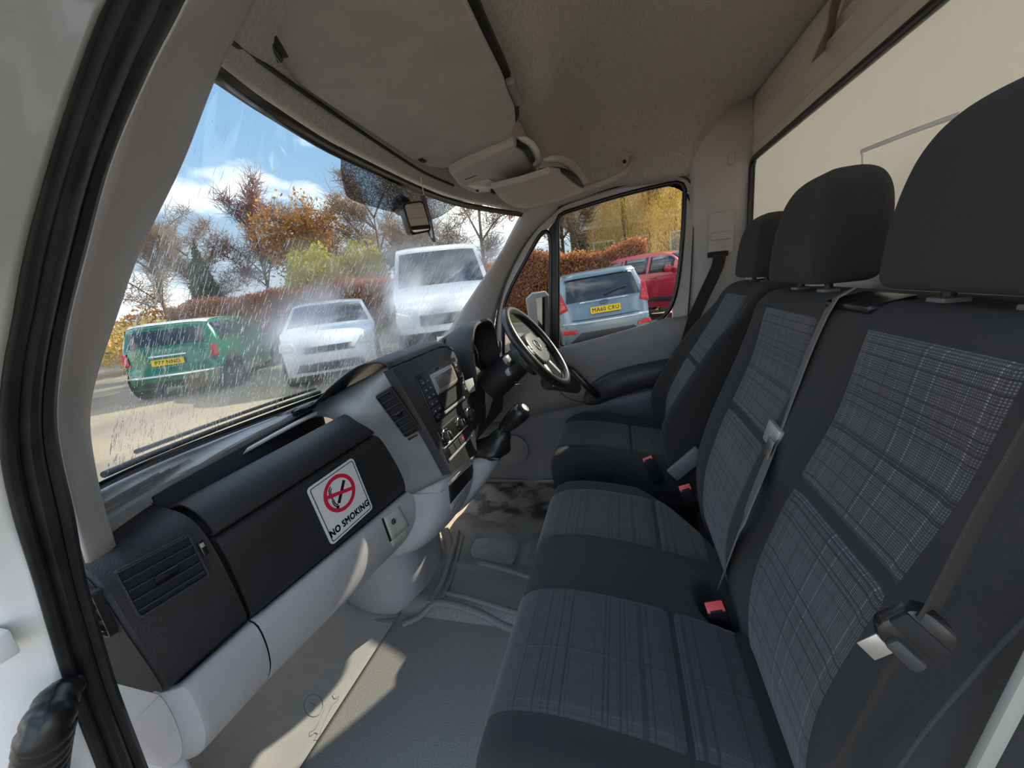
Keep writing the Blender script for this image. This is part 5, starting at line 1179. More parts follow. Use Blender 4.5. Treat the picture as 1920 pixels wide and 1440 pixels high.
for r_, s_ in ((.34, 0), (.50, .1)):
    tube('smoke_line', [FSG[0]+FSG[1]*(-R_*.30+R_*r_*.55*math.cos(a))+FSG[2]*(cy_+R_*.22+R_*r_*.8*math.sin(a))+FSG[3]*.0012 for a in [math.radians(100+130*k/10) for k in range(11)]], R_*.035, 'sign_black', sg_, n=6, flat=.3, up=tuple(FSG[3]))
    tube('smoke_line', [FSG[0]+FSG[1]*(-R_*.30+R_*r_*.55*math.cos(a))+FSG[2]*(cy_-R_*.25+R_*r_*.7*math.sin(a))+FSG[3]*.0012 for a in [math.radians(150+110*k/10) for k in range(11)]], R_*.035, 'sign_black', sg_, n=6, flat=.3, up=tuple(FSG[3]))
ring('red_ring', FSG, cir(R_), cir(R_*.80), .0008, .0022, 'sign_red', sg_)
bar('red_slash', (-R_*.86, cy_+R_*.26), (R_*.86, cy_-R_*.26), R_*.19, 'sign_red', .0008, .0024)
text('lettering', 'NO SMOKING', FSG, (0, -ny_*.345), ny_*.15, 'sign_black', sg_, depth=.0012, sx=.82, bold=.0009)

# ---- mark printed on the glass, wiper, wing mirror
pr = hit(G, 960, 407, .008); FR = fr(pr, px(966, 396, y=pr.y)-px(954, 418, y=pr.y), (-.6, 0, -.8)); FR = fr(pr, (.45, .75, .25), (.2, -.3, .9)) 
mk = thing('screen_mark', 'small red ringed letter mark on the far corner of the windscreen', 'mark', pr)
tube('mark_ring', circle(FR, (0, 0), .017, 24), .0016, 'sign_red', mk, n=6, closed=True); text('letter', 'R', FR, (0, 0), .024, 'sign_red', mk)
wp = thing('windscreen_wiper', 'black wiper resting along the bottom of the windscreen', 'wiper', (-1.0, .7, 1.47))
wpts = [hit(G, u, v, -.016) for u, v in ((195, 890), (270, 858), (350, 826), (430, 795), (520, 762), (600, 735))]
tube('blade', cr([p for p in wpts if p], 24), .006, 'rubber', wp, n=8); tube('arm', cr([p+V((-.015, 0, .012)) for p in wpts[1:] if p], 20), .005, 'gloss_black', wp, n=8)
wmr = thing('wing_mirror', 'grey wing mirror outside the driver window', 'wing mirror', (-.48, 2.12, 1.45))
def qd(l, y): return [px(u, v, y=y) for u, v in l]
hs_ = qd(((986, 562), (998, 550), (1024, 546), (1032, 556), (1034, 600), (1034, 660), (1034, 705), (1024, 705), (1012, 690), (1003, 650), (992, 600)), 2.13)
FWm = fr(hs_[0], (1, .25, 0), (0, 0, 1)); pl2 = [((p-hs_[0]).dot(FWm[1]), (p-hs_[0]).dot(FWm[2])) for p in hs_]
prism('housing', FWm, pl2, -.12, .0, mat('mirror_shell', (.30, .31, .33), .4).name, wmr, bev=.01)
gq = qd(((1005, 560), (1028, 555), (1031, 610), (1031, 690), (1022, 692), (1012, 640)), 2.13); prism('mirror_glass', FWm, [((p-hs_[0]).dot(FWm[1]), (p-hs_[0]).dot(FWm[2])) for p in gq], -.002, .003, 'mirror', wmr)
fbox('mirror_arm', fr(px(1010, 690, y=2.10), (0, 1, 0), (1, 0, 0)), -.2, .03, -.03, .03, -.10, -.05, 'soft_black', wmr, .01)
# ================================================================== outside
def gz(x, y): return .42+.06*max(0, min(x, 8)+.5)+.012*max(0, min(y, 16)-6)
rows = []
XS = [-90, -60, -40]+[-30+i*1.5 for i in range(34)]+[25, 40, 60]; YS = [-40, -20, -10, -5]+[-2+j*1.2 for j in range(18)]+[24, 30, 45, 70]
for x in XS: rows.append([V((x, y, gz(x, y))) for y in YS])
gm = mat('tarmac', (.22, .19, .155), .85, bump=.5, bscale=8, bdist=.02)
nt = gm.node_tree; b = nt.nodes['Principled BSDF']; L = nt.links.new; tc = nt.nodes.new('ShaderNodeTexCoord')
n1 = nn(nt, 'ShaderNodeTexNoise', Scale=.5, Detail=7.0, Roughness=.65); L(tc.outputs['Object'], n1.inputs['Vector']); n2 = nn(nt, 'ShaderNodeTexNoise', Scale=40.0, Detail=2.0); L(tc.outputs['Object'], n2.inputs['Vector'])
r1 = ramp(nt, n1.outputs['Fac'], [(.35, (.22, .185, .145)), (.55, (.36, .29, .20)), (.7, (.44, .35, .235))]); m_ = nn(nt, 'ShaderNodeMix', data_type='RGBA', blend_type='MULTIPLY'); m_.inputs[0].default_value = .5; L(r1.outputs[0], m_.inputs[6]); L(n2.outputs['Color'], m_.inputs[7]); L(r1.outputs[0], b.inputs['Base Color'])
tag(loft('ground', rows, 'tarmac'), 'sunlit worn tarmac of the car park', kind='structure')
# verge and kerb
kb = thing('kerb', 'pale concrete kerb in front of the brown hedge', 'kerb', (-10, 11.8, .45))
for i in range(44):
    x = -32+i*.92; fbox('kerb_stone', fr(V((x, 11.8, gz(x, 11.8))), (1, 0, 0), (0, 1, 0)), 0, .90, 0, .16, -.05, .13, 'kerb', kb, .015)
vg = [[V((x, y, gz(x, y)+z)) for y, z in ((11.95, .10), (12.4, .2), (13.0, .28), (15, .4), (22, .5), (40, .6))] for x in range(-45, 16, 2)]
tag(loft('verge', vg, mat('grass', (.10, .13, .03), .9, col2=(.20, .19, .06), vscale=1.5, bump=.8, bscale=30, bdist=.05).name), 'grassy verge behind the kerb', kind='structure')

def cloud(pts_fn, n, size, m, name, parent, seed, up=0.0):
    """leaves as small free quads; pts_fn gives a point (and outward normal)"""
    r = random.Random(seed); v, f = [], []
    for i in range(n):
        p = pts_fn(r); s = size*r.uniform(.6, 1.4)
        a = V((r.gauss(0, 1), r.gauss(0, 1), r.gauss(0, 1))).normalized(); b = a.cross(V((r.gauss(0, 1), r.gauss(0, 1), r.gauss(0, 1)+up))).normalized()
        o = len(v); v += [p-a*s, p+b*s*.6, p+a*s, p-b*s*.6]; f.append((o, o+1, o+2, o+3))
    o = mesh(name, v, f, m, parent, smooth=False, fix=False); o['kind'] = 'stuff'; return o
# beech hedge
hd = thing('beech_hedge', 'long clipped copper brown beech hedge behind the parked cars', 'hedge', (-10, 13.3, .6))
HX0, HX1, HY0, HY1, HT = -19.5, .75, 12.9, 14.2, 2.66
rows = []
for i in range(80):
    x = HX0+(HX1-HX0)*i/79; w_ = .12*math.sin(x*1.7)+.06*math.sin(x*4.1)
    rows.append([V((x, y+(w_*.5 if k < 2 else 0), z+(w_ if 0 < k < 3 else 0))) for k, (y, z) in enumerate(((HY0+.15, .5), (HY0+.1, HT-.25), (HY0+.35, HT-.12), (HY1-.2, HT-.12), (HY1, .5)))])
loft('hedge_core', rows, mat('hedge_core', (.12, .05, .02), .9, bump=1.0, bscale=12, bdist=.1, vary=.3, vscale=5).name, hd, cap=True)
def hpt(r):
    x = r.uniform(HX0-.1, HX1+.12); w_ = .12*math.sin(x*1.7)+.06*math.sin(x*4.1); q = r.random()
    if q < .68: return V((x, HY0+r.gauss(0.06, .07), .55+(HT-.6+w_)*r.random()))
    if q < .95: return V((x, r.uniform(HY0, HY1), HT-.12+w_+r.gauss(0, .08)))
    return V((HX1+r.gauss(.08, .06), r.uniform(HY0, HY1), .55+(HT-.6)*r.random()))
cloud(hpt, 70000, .040, 'beech_leaf', 'leaves', hd, 11)

def branchy(name, label, cat, base, h, spread, m_tw, seed, n_main=9, n_tw=1400, trunk_r=.12, bark='bark', twl=.5, group=None, leaf=None, nleaf=0, lsize=.05):
    t = thing(name, label, cat, base, group=group); r = random.Random(seed); B_ = V(base)
    tp = cr([B_-V((0, 0, .1)), B_+V((r.uniform(-.1, .1), r.uniform(-.1, .1), h*.35)), B_+V((r.uniform(-.2, .2), r.uniform(-.2, .2), h*.8))], 10)
    tube('trunk', tp, [trunk_r*(1-.085*i) for i in range(10)], bark, t, n=8)
    ends = []
    v, f = [], []
    for k in range(n_main):
        s = tp[r.randint(3, 9)]; an = r.uniform(0, 6.28); ln = spread*r.uniform(.5, 1.0); e = s+V((math.cos(an)*ln, math.sin(an)*ln, h*r.uniform(.12, .4)))
        path = cr([s, s.lerp(e, .5)+V((0, 0, h*.03)), e], 6); g, q = tube_geo(path, [trunk_r*.4*(1-.14*i) for i in range(6)], 5); o = len(v); v += g; f += [tuple(a+o for a in c) for c in q]; ends += path[2:]
    mesh('branches', v, f, bark, t)
    v, f = [], []
    for k in range(int(n_tw*1.5)):
        s = r.choice(ends)+V((r.gauss(0, .12), r.gauss(0, .12), r.gauss(0, .12)))*spread*.6; d = V((r.gauss(0, 1), r.gauss(0, 1), r.gauss(.7, .7))).normalized()*twl*r.uniform(.5, 1.3)
        sd = d.cross(V((r.gauss(0, 1), r.gauss(0, 1), r.gauss(0, 1)))).normalized()*.013
        o = len(v); m_ = s+d*.5+V((r.gauss(0, .05), r.gauss(0, .05), 0)); v += [s-sd, s+sd, m_+sd*.8, m_-sd*.8, s+d]; f += [(o, o+1, o+2, o+3), (o+3, o+2, o+4)]
    tag(mesh('twigs', v, f, m_tw, t, smooth=False, fix=False), kind='stuff')
    if leaf: cloud(lambda r2: r2.choice(ends)+V((r2.gauss(0, .3), r2.gauss(0, .3), r2.gauss(0, .3)))*spread*.7, nleaf, lsize, leaf, 'leaves', t, seed+1)
    return t
def bush(name, label, cat, base, rx, rz, m, seed, n=2600, size=.09, trunk=True, cone=False):
    t = thing(name, label, cat, base); B_ = V(base)
    tube('trunk', [B_-V((0, 0, .1)), B_+V((0, 0, rz*.9))], [.09, .05], 'bark', t, n=8)
    def pf(r):
        a, b_ = r.uniform(0, 6.283), math.acos(r.uniform(-1, 1)); q = r.random()**.35; zz = math.cos(b_)
        k = (1-.5*(zz+1)*.85) if cone else 1; lump = 1+.18*math.sin(3*a+seed)*math.sin(4*b_)
        return B_+V((rx*q*math.sin(b_)*math.cos(a)*k*lump, rx*q*math.sin(b_)*math.sin(a)*k*lump, rz*1.05+rz*q*zz*lump))
    cloud(pf, n, size, m, 'leaves', t, seed); return t
# trees behind the hedge, seen through the windscreen
bush('conifer', 'dark green conifer behind the hedge above the green car', 'tree', (-20.3, 15.6, .7), 1.15, 2.3, 'dark_leaf', 5, 4200, .11, cone=True)
branchy('bare_tree', 'reddish bare tree to the right of the dark conifer', 'tree', (-19.4, 18.5, .8), 7.2, 2.4, 'twig_red', 21, 12, 2600, twl=.8)
branchy('bare_tree', 'tall bare brown tree at the left edge of the windscreen view', 'tree', (-26.5, 17.5, .8), 6.6, 3.0, 'twig', 22, 14, 3000, twl=.8)
branchy('bare_tree', 'bare brown tree standing left of the dark conifer', 'tree', (-23.0, 17.2, .8), 5.8, 2.4, 'twig', 26, 13, 2800, twl=.7)
branchy('autumn_tree', 'orange leaved tree behind the hedge in mid windscreen', 'tree', (-15.4, 17.5, .8), 6.2, 2.1, 'twig', 23, 12, 1200, leaf='orange_leaf', nleaf=3400, lsize=.09)
bush('shrub', 'yellow green shrub behind the hedge beside the orange tree', 'shrub', (-13.4, 15.6, .8), 1.5, 1.85, 'gold_leaf', 9, 4200, .10)
bush('shrub', 'round yellow green shrub behind the hedge nearest the white van', 'shrub', (-10.9, 15.6, .8), 1.25, 1.75, 'gold_leaf', 31, 3800, .10)
branchy('bare_tree', 'bare brown tree behind the white van', 'tree', (-8.6, 17.0, .8), 6.4, 2.6, 'twig', 24, 14, 3000, twl=.7)
branchy('bare_tree', 'bare twiggy tree seen at the far top corner of the windscreen', 'tree', (-5.4, 16.0, .8), 6.6, 2.4, 'twig', 27, 14, 3000, twl=.7)
branchy('bare_tree', 'bare brown tree behind the two yellow green shrubs', 'tree', (-12.3, 19.5, .8), 6.6, 2.8, 'twig', 28, 14, 2800, twl=.8)
branchy('bare_tree', 'distant bare tree between the conifer and the orange tree', 'tree', (-17.2, 20.5, .8), 6.4, 2.4, 'twig', 29, 12, 2400, twl=.8)
bush('scrub', 'low golden scrub beside the green car at the left of the hedge', 'shrub', (-15.5, 9.3, .45), 1.6, .8, 'willow_leaf', 33, 2600, .07)
bush('scrub', 'low golden brown scrub at the end of the hedge', 'shrub', (-20.6, 13.0, .6), 1.6, 1.0, 'orange_leaf', 34, 2600, .08)
# through the driver window: birch with ivy, willow, fence, house
branchy('birch_tree', 'pale birch with ivy on its trunk behind the hedge', 'tree', (-1.35, 16.0, .8), 7.0, 1.5, 'twig', 41, 10, 1100, trunk_r=.10, bark='birch_bark', leaf=None)
iv = thing('ivy', 'green ivy climbing the birch trunk', 'ivy', (-1.35, 15.9, .8))
cloud(lambda r: V((-1.35+r.gauss(0, .13), 15.95+r.gauss(0, .12), .8+2.6*r.random())), 900, .06, 'ivy_leaf', 'leaves', iv, 42)
def willow(base, h, rad, n, seed, label):
    t = thing('weeping_willow', label, 'tree', base); r = random.Random(seed); B_ = V(base)
    tube('trunk', cr([B_-V((0, 0, .1)), B_+V((.1, 0, h*.4)), B_+V((0, .1, h*.8))], 8), [.2-.015*i for i in range(8)], 'bark', t, n=8)
    v, f = [], []
    for k in range(n):
        a = r.uniform(0, 6.283); q = rad*math.sqrt(r.random()); x, y = B_.x+q*math.cos(a), B_.y+q*math.sin(a)
        zt = B_.z+h*(1-.35*(q/rad)**2)*r.uniform(.75, 1.05); ln = r.uniform(.8, 2.2); z = zt; dx = r.gauss(0, .03); 
        while z > max(zt-ln, B_.z+.6):
            s = r.uniform(.03, .055); an = r.uniform(0, 6.28); o = len(v); p = V((x+r.gauss(0, .03)+dx*(zt-z), y+r.gauss(0, .03), z)); d = V((math.cos(an)*.009, math.sin(an)*.009, 0))
            v += [p-d, p+d, p+d*.6+V((r.gauss(0, .02), r.gauss(0, .02), -s*2.2))]; f.append((o, o+1, o+2)); z -= s*1.3
    tag(mesh('hanging_leaves', v, f, 'willow_leaf', t, smooth=False, fix=False), kind='stuff'); return t
willow((.3, 18.0, .9), 5.2, 1.5, 700, 51, 'golden weeping willow behind the hedge in the driver window')
willow((2.6, 17.0, .9), 5.2, 1.4, 620, 52, 'golden weeping willow beside the red car')
branchy('bare_tree', 'tall bare tree behind the weeping willows', 'tree', (1.6, 21.0, .9), 8.5, 2.8, 'twig', 53, 16, 3200, twl=.8)
branchy('bare_tree', 'bare tree behind the birch and the fence', 'tree', (-2.6, 20.0, .9), 8.0, 2.6, 'twig', 54, 16, 3000, twl=.8)
fn = thing('fence', 'weathered timber fence behind the hedge by the birch', 'fence', (-3, 19, .9))
for i in range(5):
    for j in range(7): fbox('board', fr(V((-7.2+i*1.85, 18.9, 1.0+j*.27)), (1, 0, 0), (0, 0, 1)), 0, 1.78, 0, .25, -.02, .02, 'fence_wood' if 'fence_wood' in MATS else mat('fence_wood', (.24, .21, .15), .8, vary=.25, vscale=3).name, fn, 0)
    fbox('post', fr(V((-7.28+i*1.85, 18.88, .8)), (1, 0, 0), (0, 0, 1)), -.06, .06, 0, 2.2, -.06, .06, 'fence_wood', fn, .01)
hs = thing('house', 'brick house with a grey roof behind the willows', 'house', (2.5, 30, 1))
box('wall', -3, 9, 28, 36, .8, 4.9, mat('brick_wall', (.30, .13, .08), .85, vary=.2, vscale=8).name, hs, 0)
fa = box('fascia', -3.3, 9.3, 27.6, 27.8, 4.8, 5.15, 'sign_white', hs, .02)
rf = mesh('roof', [V((-3.4, 27.5, 5.1)), V((9.4, 27.5, 5.1)), V((9.4, 32, 7.8)), V((-3.4, 32, 7.8)), V((-3.4, 36.5, 5.1)), V((9.4, 36.5, 5.1))], [(0, 1, 2, 3), (3, 2, 5, 4)], mat('roof_tile', (.20, .15, .13), .8, vary=.2, vscale=4).name, hs, smooth=False)
for k in range(4):
    wn = box('window', -1.5+k*2.4, -.1+k*2.4, 27.93, 28.0, 2.4, 4.0, 'sign_white', hs, .01); box('pane', -1.4+k*2.4, -.2+k*2.4, 27.9, 27.95, 2.5, 3.9, 'car_glass', wn, 0)

# ---- the van's own outside: bonnet, sides, box body
bd = thing('van_body', 'white bonnet and box body of the van around the cab', 'van body', (1.5, 1.1, .42))
rows = []
for x, z in ((-.93, 1.43), (-1.1, 1.39), (-1.3, 1.30), (-1.5, 1.17), (-1.65, 1.0), (-1.70, .7)):
    rows.append([V((x+.10*abs((y-1.1)/.95)**2, y, z-.03*((y-1.1)/.95)**2)) for y in [.2+1.8*k/16 for k in range(17)]])
loft('bonnet', rows, 'white_paint', bd, solid=-.01)
box('box_front', .58, .60, -.05, 2.25, .75, 1.60, 'white_paint', bd, .004); box('box_front', .58, .60, -.05, 2.25, 2.30, 3.1, 'white_paint', bd, .004); box('box_floor', .58, 4.2, -.05, 2.25, .74, .78, 'white_paint', bd, .01); box('box_rear', 4.16, 4.2, -.05, 2.25, .75, 3.1, 'white_paint', bd, .01)
grp = mat('grp_roof', (.8, .78, .72), .6); nt = grp.node_tree; tl_ = nt.nodes.new('ShaderNodeBsdfTranslucent'); tl_.inputs[0].default_value = (.74, .70, .62, 1); mt_ = nn(nt, 'ShaderNodeMixShader', Fac=.8); nt.links.new(nt.nodes['Principled BSDF'].outputs[0], mt_.inputs[1]); nt.links.new(tl_.outputs[0], mt_.inputs[2]); nt.links.new(mt_.outputs[0], nt.nodes['Material Output'].inputs[0])
mesh('translucent_roof', [V((.58, -.05, 3.08)), V((4.2, -.05, 3.08)), V((4.2, 2.25, 3.08)), V((.58, 2.25, 3.08))], [(0, 1, 2, 3)], 'grp_roof', bd)  # unseen roof made light-passing, and front left open, to brighten bulkhead pane and cab
box('box_side', .70, 4.2, 2.21, 2.25, .75, 3.06, 'white_paint', bd, .01); box('box_side', .70, 4.2, -.05, -.01, .75, 3.06, 'white_paint', bd, .01)
rows = []
for y, z in ((.22, 2.22), (.25, 2.28), (.33, 2.35), (.5, 2.40), (1.1, 2.43), (1.7, 2.40), (1.87, 2.35), (1.94, 2.28), (1.96, 2.22)): rows.append([V((x, y, z-.0 if x > -.3 else z-.16*(min(1, (-.3-x)/.2)))) for x in (-.5, -.3, 0, .3, .55)])
loft('cab_roof', rows, 'white_paint', bd, solid=-.006)
loft('door_skin', [[V((x, 1.97, z)) for z in (.7, 1.0, 1.32)] for x in (-.85, -.3, .55)], 'white_paint', bd, solid=-.005)
loft('side_skin', [[V((x, 1.97, z)) for z in (1.3, 1.7, 2.15)] for x in (.36, .56)], 'white_paint', bd, solid=-.005)

# ---- parked cars
def car(name, label, loc, head, prof, W, belt, paint, wheels, roof_paint=None, tum=.36, roll=0.0, side_x=None, ws=None, rw=None, cat='car', wr=.30, endr=.16):
    t = thing(name, label, cat, loc, (0, roll, math.radians(head)) if False else (roll, 0, math.radians(head)))
    P_ = cr([V((a, 0, b)) for a, b in prof], 90); xmin = min(p.x for p in P_); xmax = max(p.x for p in P_); Lh = (xmax-xmin)/2; xc = (xmax+xmin)/2
    def hw(x, z):
        w_ = W*(1-.02*max(0, .55-z)) if z < belt else W-(z-belt)*tum
        if z > belt-.15 and z <= belt: w_ = W
        e = abs(x-xc)/Lh; return w_*(1-.16*max(0, e-.55)**2/.2)
    def sp(p, s, off=0.0):
        w_ = hw(p.x, p.z); e = max(0.0, (abs(p.x-xc)/Lh-.6)/.4); s4 = abs(s)**4
        return V((p.x-math.copysign(endr*s4*e, p.x-xc), s*w_, p.z-.035*s4*(1 if p.z > belt else .6)))
    SS = [-1, -.97, -.9, -.75, -.5, -.25, 0, .25, .5, .75, .9, .97, 1]
    rows = [[sp(p, s) for s in SS] for p in P_]
    body = loft('body', rows, paint, t, local=True, sharp=40)
    zb = min(p.z for p in P_)
    for sd in (-1, 1):
        sr = []
        for r in rows:
            e = r[0] if sd < 0 else r[-1]; col = []
            for k in range(9):
                z = e.z+(zb-e.z)*k/8; col.append(V((e.x, sd*(hw(e.x, z)) if k else e.y, z)))
            sr.append(col)
        loft('body_side', sr, paint, t, local=True, sharp=40)
    def topz(x):
        return max((p.z for p in P_ if abs(p.x-x) < .08), default=belt)
    # glass along the centre line
    def run(nm, i0, i1, s0, m, off, par=t):
        rr = []
        for p, q in zip(P_[i0:i1], P_[i0+1:i1+1]):
            d = (q-p).normalized(); n_ = V((-d.z, 0, d.x)); n_ = n_ if n_.z > -.2 and (n_.z > .3 or (n_.x*(p.x-xc) > 0)) else -n_
            rr.append([sp(p, s)+n_*off for s in [s0*(-1+2*k/12) for k in range(13)]])
        return loft(nm, rr, m, par, local=True)
    def idx(x, z): return min(range(90), key=lambda i: (P_[i].x-x)**2+(P_[i].z-z)**2)
    if rw: run('rear_window', idx(*rw[0]), idx(*rw[1]), rw[2], 'car_glass', .008)
    if ws: run('windscreen', min(idx(*ws[0]), idx(*ws[1])), max(idx(*ws[0]), idx(*ws[1])), ws[2], 'car_glass', .008)
    if roof_paint: run('roof_panel', idx(*roof_paint[1]), idx(*roof_paint[2]), .985, roof_paint[0], .006)
    for sd in (-1, 1):
        for (x0, x1, z0, top) in (side_x or []):
            rr = []
            for k in range(9):
                x = x0+(x1-x0)*k/8; zt = max(z0+.03, min(topz(x)-.09, top)); rr.append([V((x, sd*(hw(x, z)+.006), z)) for z in (z0, (z0+zt)/2, zt)])
            loft('side_window', rr, 'car_glass', t, local=True, solid=.004)
        for wx in wheels:
            y = sd*(W-.10); F = (V((wx, sd*(W-.222), wr)), V((1, 0, 0)), V((0, 0, 1)), V((0, sd, 0)))
            disc('wheel_arch', F, (0, 0.03), wr+.05, 0, .228, 'soft_black', t, 28, 0, True)
            wl = disc('wheel', F, (0, 0), wr, -.02, .222, 'tyre', t, 28, .02, True)
            disc('hub_cap', F, (0, 0), wr*.68, .20, .229, 'alloy', wl, 24, .004, True)
            for k in range(7):
                a = 2*math.pi*k/7; fbox('spoke_gap', (F[0]+(F[1]*math.cos(a)+F[2]*math.sin(a))*wr*.40, F[1]*math.cos(a)+F[2]*math.sin(a), F[2]*math.cos(a)-F[1]*math.sin(a), F[3]), -wr*.18, wr*.18, -.022, .022, .222, .2305, 'tyre', wl, 0, 1, True)
    # patch on front or rear face from (y, z) outline quads
    def patch(nm, q, m, off=.012, front=False, n=6, par=t):
        rr = []
        for i in range(n+1):
            row = []
            for j in range(n+1):
                a, b_ = i/n, j/n; y = (q[0][0]*(1-a)+q[1][0]*a)*(1-b_)+(q[3][0]*(1-a)+q[2][0]*a)*b_; z = (q[0][1]*(1-a)+q[1][1]*a)*(1-b_)+(q[3][1]*(1-a)+q[2][1]*a)*b_
                c = [p for p in P_ if (p.x > xc) == front]; p = min(c, key=lambda p: abs(p.z-z)); 
                c2 = sorted(c, key=lambda p: abs(p.z-z))[:2]; x = c2[0].x if abs(c2[0].z-c2[1].z) < 1e-5 else c2[0].x+(c2[1].x-c2[0].x)*max(-1, min(1, (z-c2[0].z)/(c2[1].z-c2[0].z)))
                pp_ = V((x, 0, z)); s = max(-1, min(1, y/hw(x, z))); g = sp(pp_, s); row.append(V((g.x+(off if front else -off), y, z)))
            rr.append(row)
        return loft(nm, rr, m, par, local=True, solid=.006 if not front else -.006)
    return t, patch, P_, hw
def plate(t, x, z, txt, front=False, w_=.52, tilt=0.0):
    F = fr(V((x, 0, z)), (0, -1, 0), (tilt, 0, 1)) if not front else fr(V((x, 0, z)), (0, 1, 0), (tilt, 0, 1))
    p = prism('number_plate', F, rrect(w_, .115, .01), -.01, .006, 'plate_yellow' if not front else 'sign_white', t, local=True)
    if txt: text('plate_text', txt, F, (0, -.002), .098, 'sign_black', p, depth=.0075, local=True, sx=.95, bold=.0008); return p
# blue-grey hatchback, rear view
fp = [(-1.90, .24), (-1.98, .34), (-2.0, .50), (-1.985, .62), (-1.945, .72), (-1.90, .88), (-1.86, 1.0), (-1.70, 1.24), (-1.55, 1.40), (-1.44, 1.455), (-1.0, 1.485), (-.4, 1.49), (.0, 1.46), (.35, 1.38), (.75, 1.18), (1.10, .98), (1.5, .88), (1.8, .74), (1.93, .58), (1.95, .4), (1.9, .25)]
fh = 103; fl_ = px(1140, 581, y=7.0); ff = V((math.cos(math.radians(fh)), math.sin(math.radians(fh)), 0)); floc = V((fl_.x, fl_.y, 0))+ff*1.95; floc.z = .40
fc, pt_, P1, hw1 = car('hatchback', 'blue grey hatchback with a yellow rear plate seen through the driver window', floc, fh, fp, .86, .98, 'paint_blue', (-1.25, 1.25), ws=((.38, 1.36), (1.08, .99), .88), rw=((-1.86, 1.0), (-1.54, 1.40), .86), side_x=((-1.45, -.75, 1.02, 1.36), (-.68, .25, 1.0, 1.38), (.3, .75, .99, 1.2)), roll=-.055, wr=.31)
for s in (-1, 1):
    pt_('tail_light', [(s*.64, .86), (s*.80, .80), (s*.79, 1.14), (s*.73, 1.18)], 'lamp_red', .012)
    pt_('reflector', [(s*.52, .43), (s*.80, .43), (s*.78, .51), (s*.56, .50)], 'lamp_red', .014)
pt_('spoiler', [(-.66, 1.375), (.66, 1.375), (.62, 1.455), (-.62, 1.455)], 'paint_blue', .05); pt_('rear_diffuser', [(-.66, .27), (.66, .27), (.46, .44), (-.46, .44)], 'car_trim', .016); pt_('bumper_step', [(-.76, .60), (.76, .60), (.76, .63), (-.76, .63)], 'paint_silver', .03)
pt_('boot_seam', [(-.60, .66), (.60, .66), (.60, .67), (-.60, .67)], 'car_trim', .014); pt_('handle_strip', [(-.42, .945), (.42, .945), (.42, .965), (-.42, .965)], 'chrome', .022)
plate(fc, -1.965, .80, 'MA60 CRU', tilt=.2)
od = prism('badge', fr(V((-1.925, 0, .925)), (0, -1, 0), (.2, 0, 1)), [(.075*math.cos(a), .032*math.sin(a)) for a in [2*math.pi*k/20 for k in range(20)]], -.01, .016, 'paint_badge' if 'paint_badge' in MATS else mat('paint_badge', (.03, .06, .2), .2, coat=.5).name, fc, local=True)
tube('rear_wiper', [V((-1.875, -.02, 1.04)), V((-1.83, -.25, 1.10)), V((-1.80, -.42, 1.12))], .012, 'car_trim', fc, local=True)
# small green car with a white roof, rear three-quarter view
mp_ = [(-1.72, .22), (-1.80, .34), (-1.81, .48), (-1.76, .60), (-1.74, .78), (-1.71, .95), (-1.62, 1.20), (-1.54, 1.36), (-1.42, 1.41), (-1.0, 1.425), (-.4, 1.425), (.1, 1.40), (.32, 1.35), (.62, 1.12), (.85, .97), (1.3, .90), (1.65, .80), (1.82, .62), (1.83, .4), (1.76, .22)]
mh = 120; mf = V((math.cos(math.radians(mh)), math.sin(math.radians(mh)), 0)); m0 = px(318, 684, z=1.06); ml_ = V((m0.x, m0.y, 0))+mf*1.78; ml_.z = .42
mc, mpt, P2, hw2 = car('small_car', 'dark green small car with white roof and yellow plate through the wet windscreen', ml_, mh, mp_, .84, .96, 'paint_green', (-1.22, 1.24), roof_paint=('paint_white', (-1.52, 1.37), (.25, 1.37)), tum=.30, ws=((.34, 1.34), (.83, .98), .9), rw=((-1.70, .98), (-1.56, 1.32), .84), side_x=((-1.45, -.85, .98, 1.33), (-.78, .22, .98, 1.33)), wr=.31, endr=.12)
for s in (-1, 1): mpt('tail_light', [(s*.66, .68), (s*.78, .68), (s*.78, .92), (s*.68, .92)], 'lamp_red', .016)
mpt('chrome_strip', [(-.80, .44), (.80, .44), (.80, .475), (-.80, .475)], 'chrome', .03); mpt('rear_diffuser', [(-.55, .24), (.55, .24), (.50, .34), (-.50, .34)], 'car_trim', .015); mpt('handle_strip', [(-.3, .80), (.3, .80), (.3, .83), (-.3, .83)], 'chrome', .03)
plate(mc, -1.80, .70, 'P77 NNO'); 
# white car facing the van
wp_ = [(-1.85, .25), (-1.9, .5), (-1.85, .9), (-1.6, 1.25), (-1.3, 1.42), (-.8, 1.48), (0, 1.48), (.3, 1.43), (.7, 1.2), (1.05, 1.0), (1.5, .90), (1.8, .76), (1.92, .58), (1.93, .4), (1.86, .22)]
wh = 305; wf = V((math.cos(math.radians(wh)), math.sin(math.radians(wh)), 0)); w0 = px(618, 660, z=1.0); wl_ = V((w0.x, w0.y, 0))-wf*1.9; wl_.z = .42
wc, wpt, P3, hw3 = car('compact_car', 'white compact car facing the van, blurred behind the misted glass', wl_, wh, wp_, .84, .98, 'paint_white', (-1.2, 1.22), ws=((.32, 1.41), (1.03, 1.01), .9), rw=((-1.7, 1.1), (-1.35, 1.38), .8), side_x=((-1.2, -.6, 1.0, 1.38), (-.52, .3, 1.0, 1.38)), wr=.30)
for s in (-1, 1): wpt('headlight', [(s*.5, .66), (s*.80, .66), (s*.80, .80), (s*.58, .80)], 'lamp_clear', .014, True)
wpt('grille', [(-.42, .60), (.42, .60), (.38, .70), (-.38, .70)], 'car_trim', .014, True); wpt('lower_grille', [(-.6, .28), (.6, .28), (.5, .42), (-.5, .42)], 'car_trim', .014, True)
plate(wc, 1.945, .50, '', True)
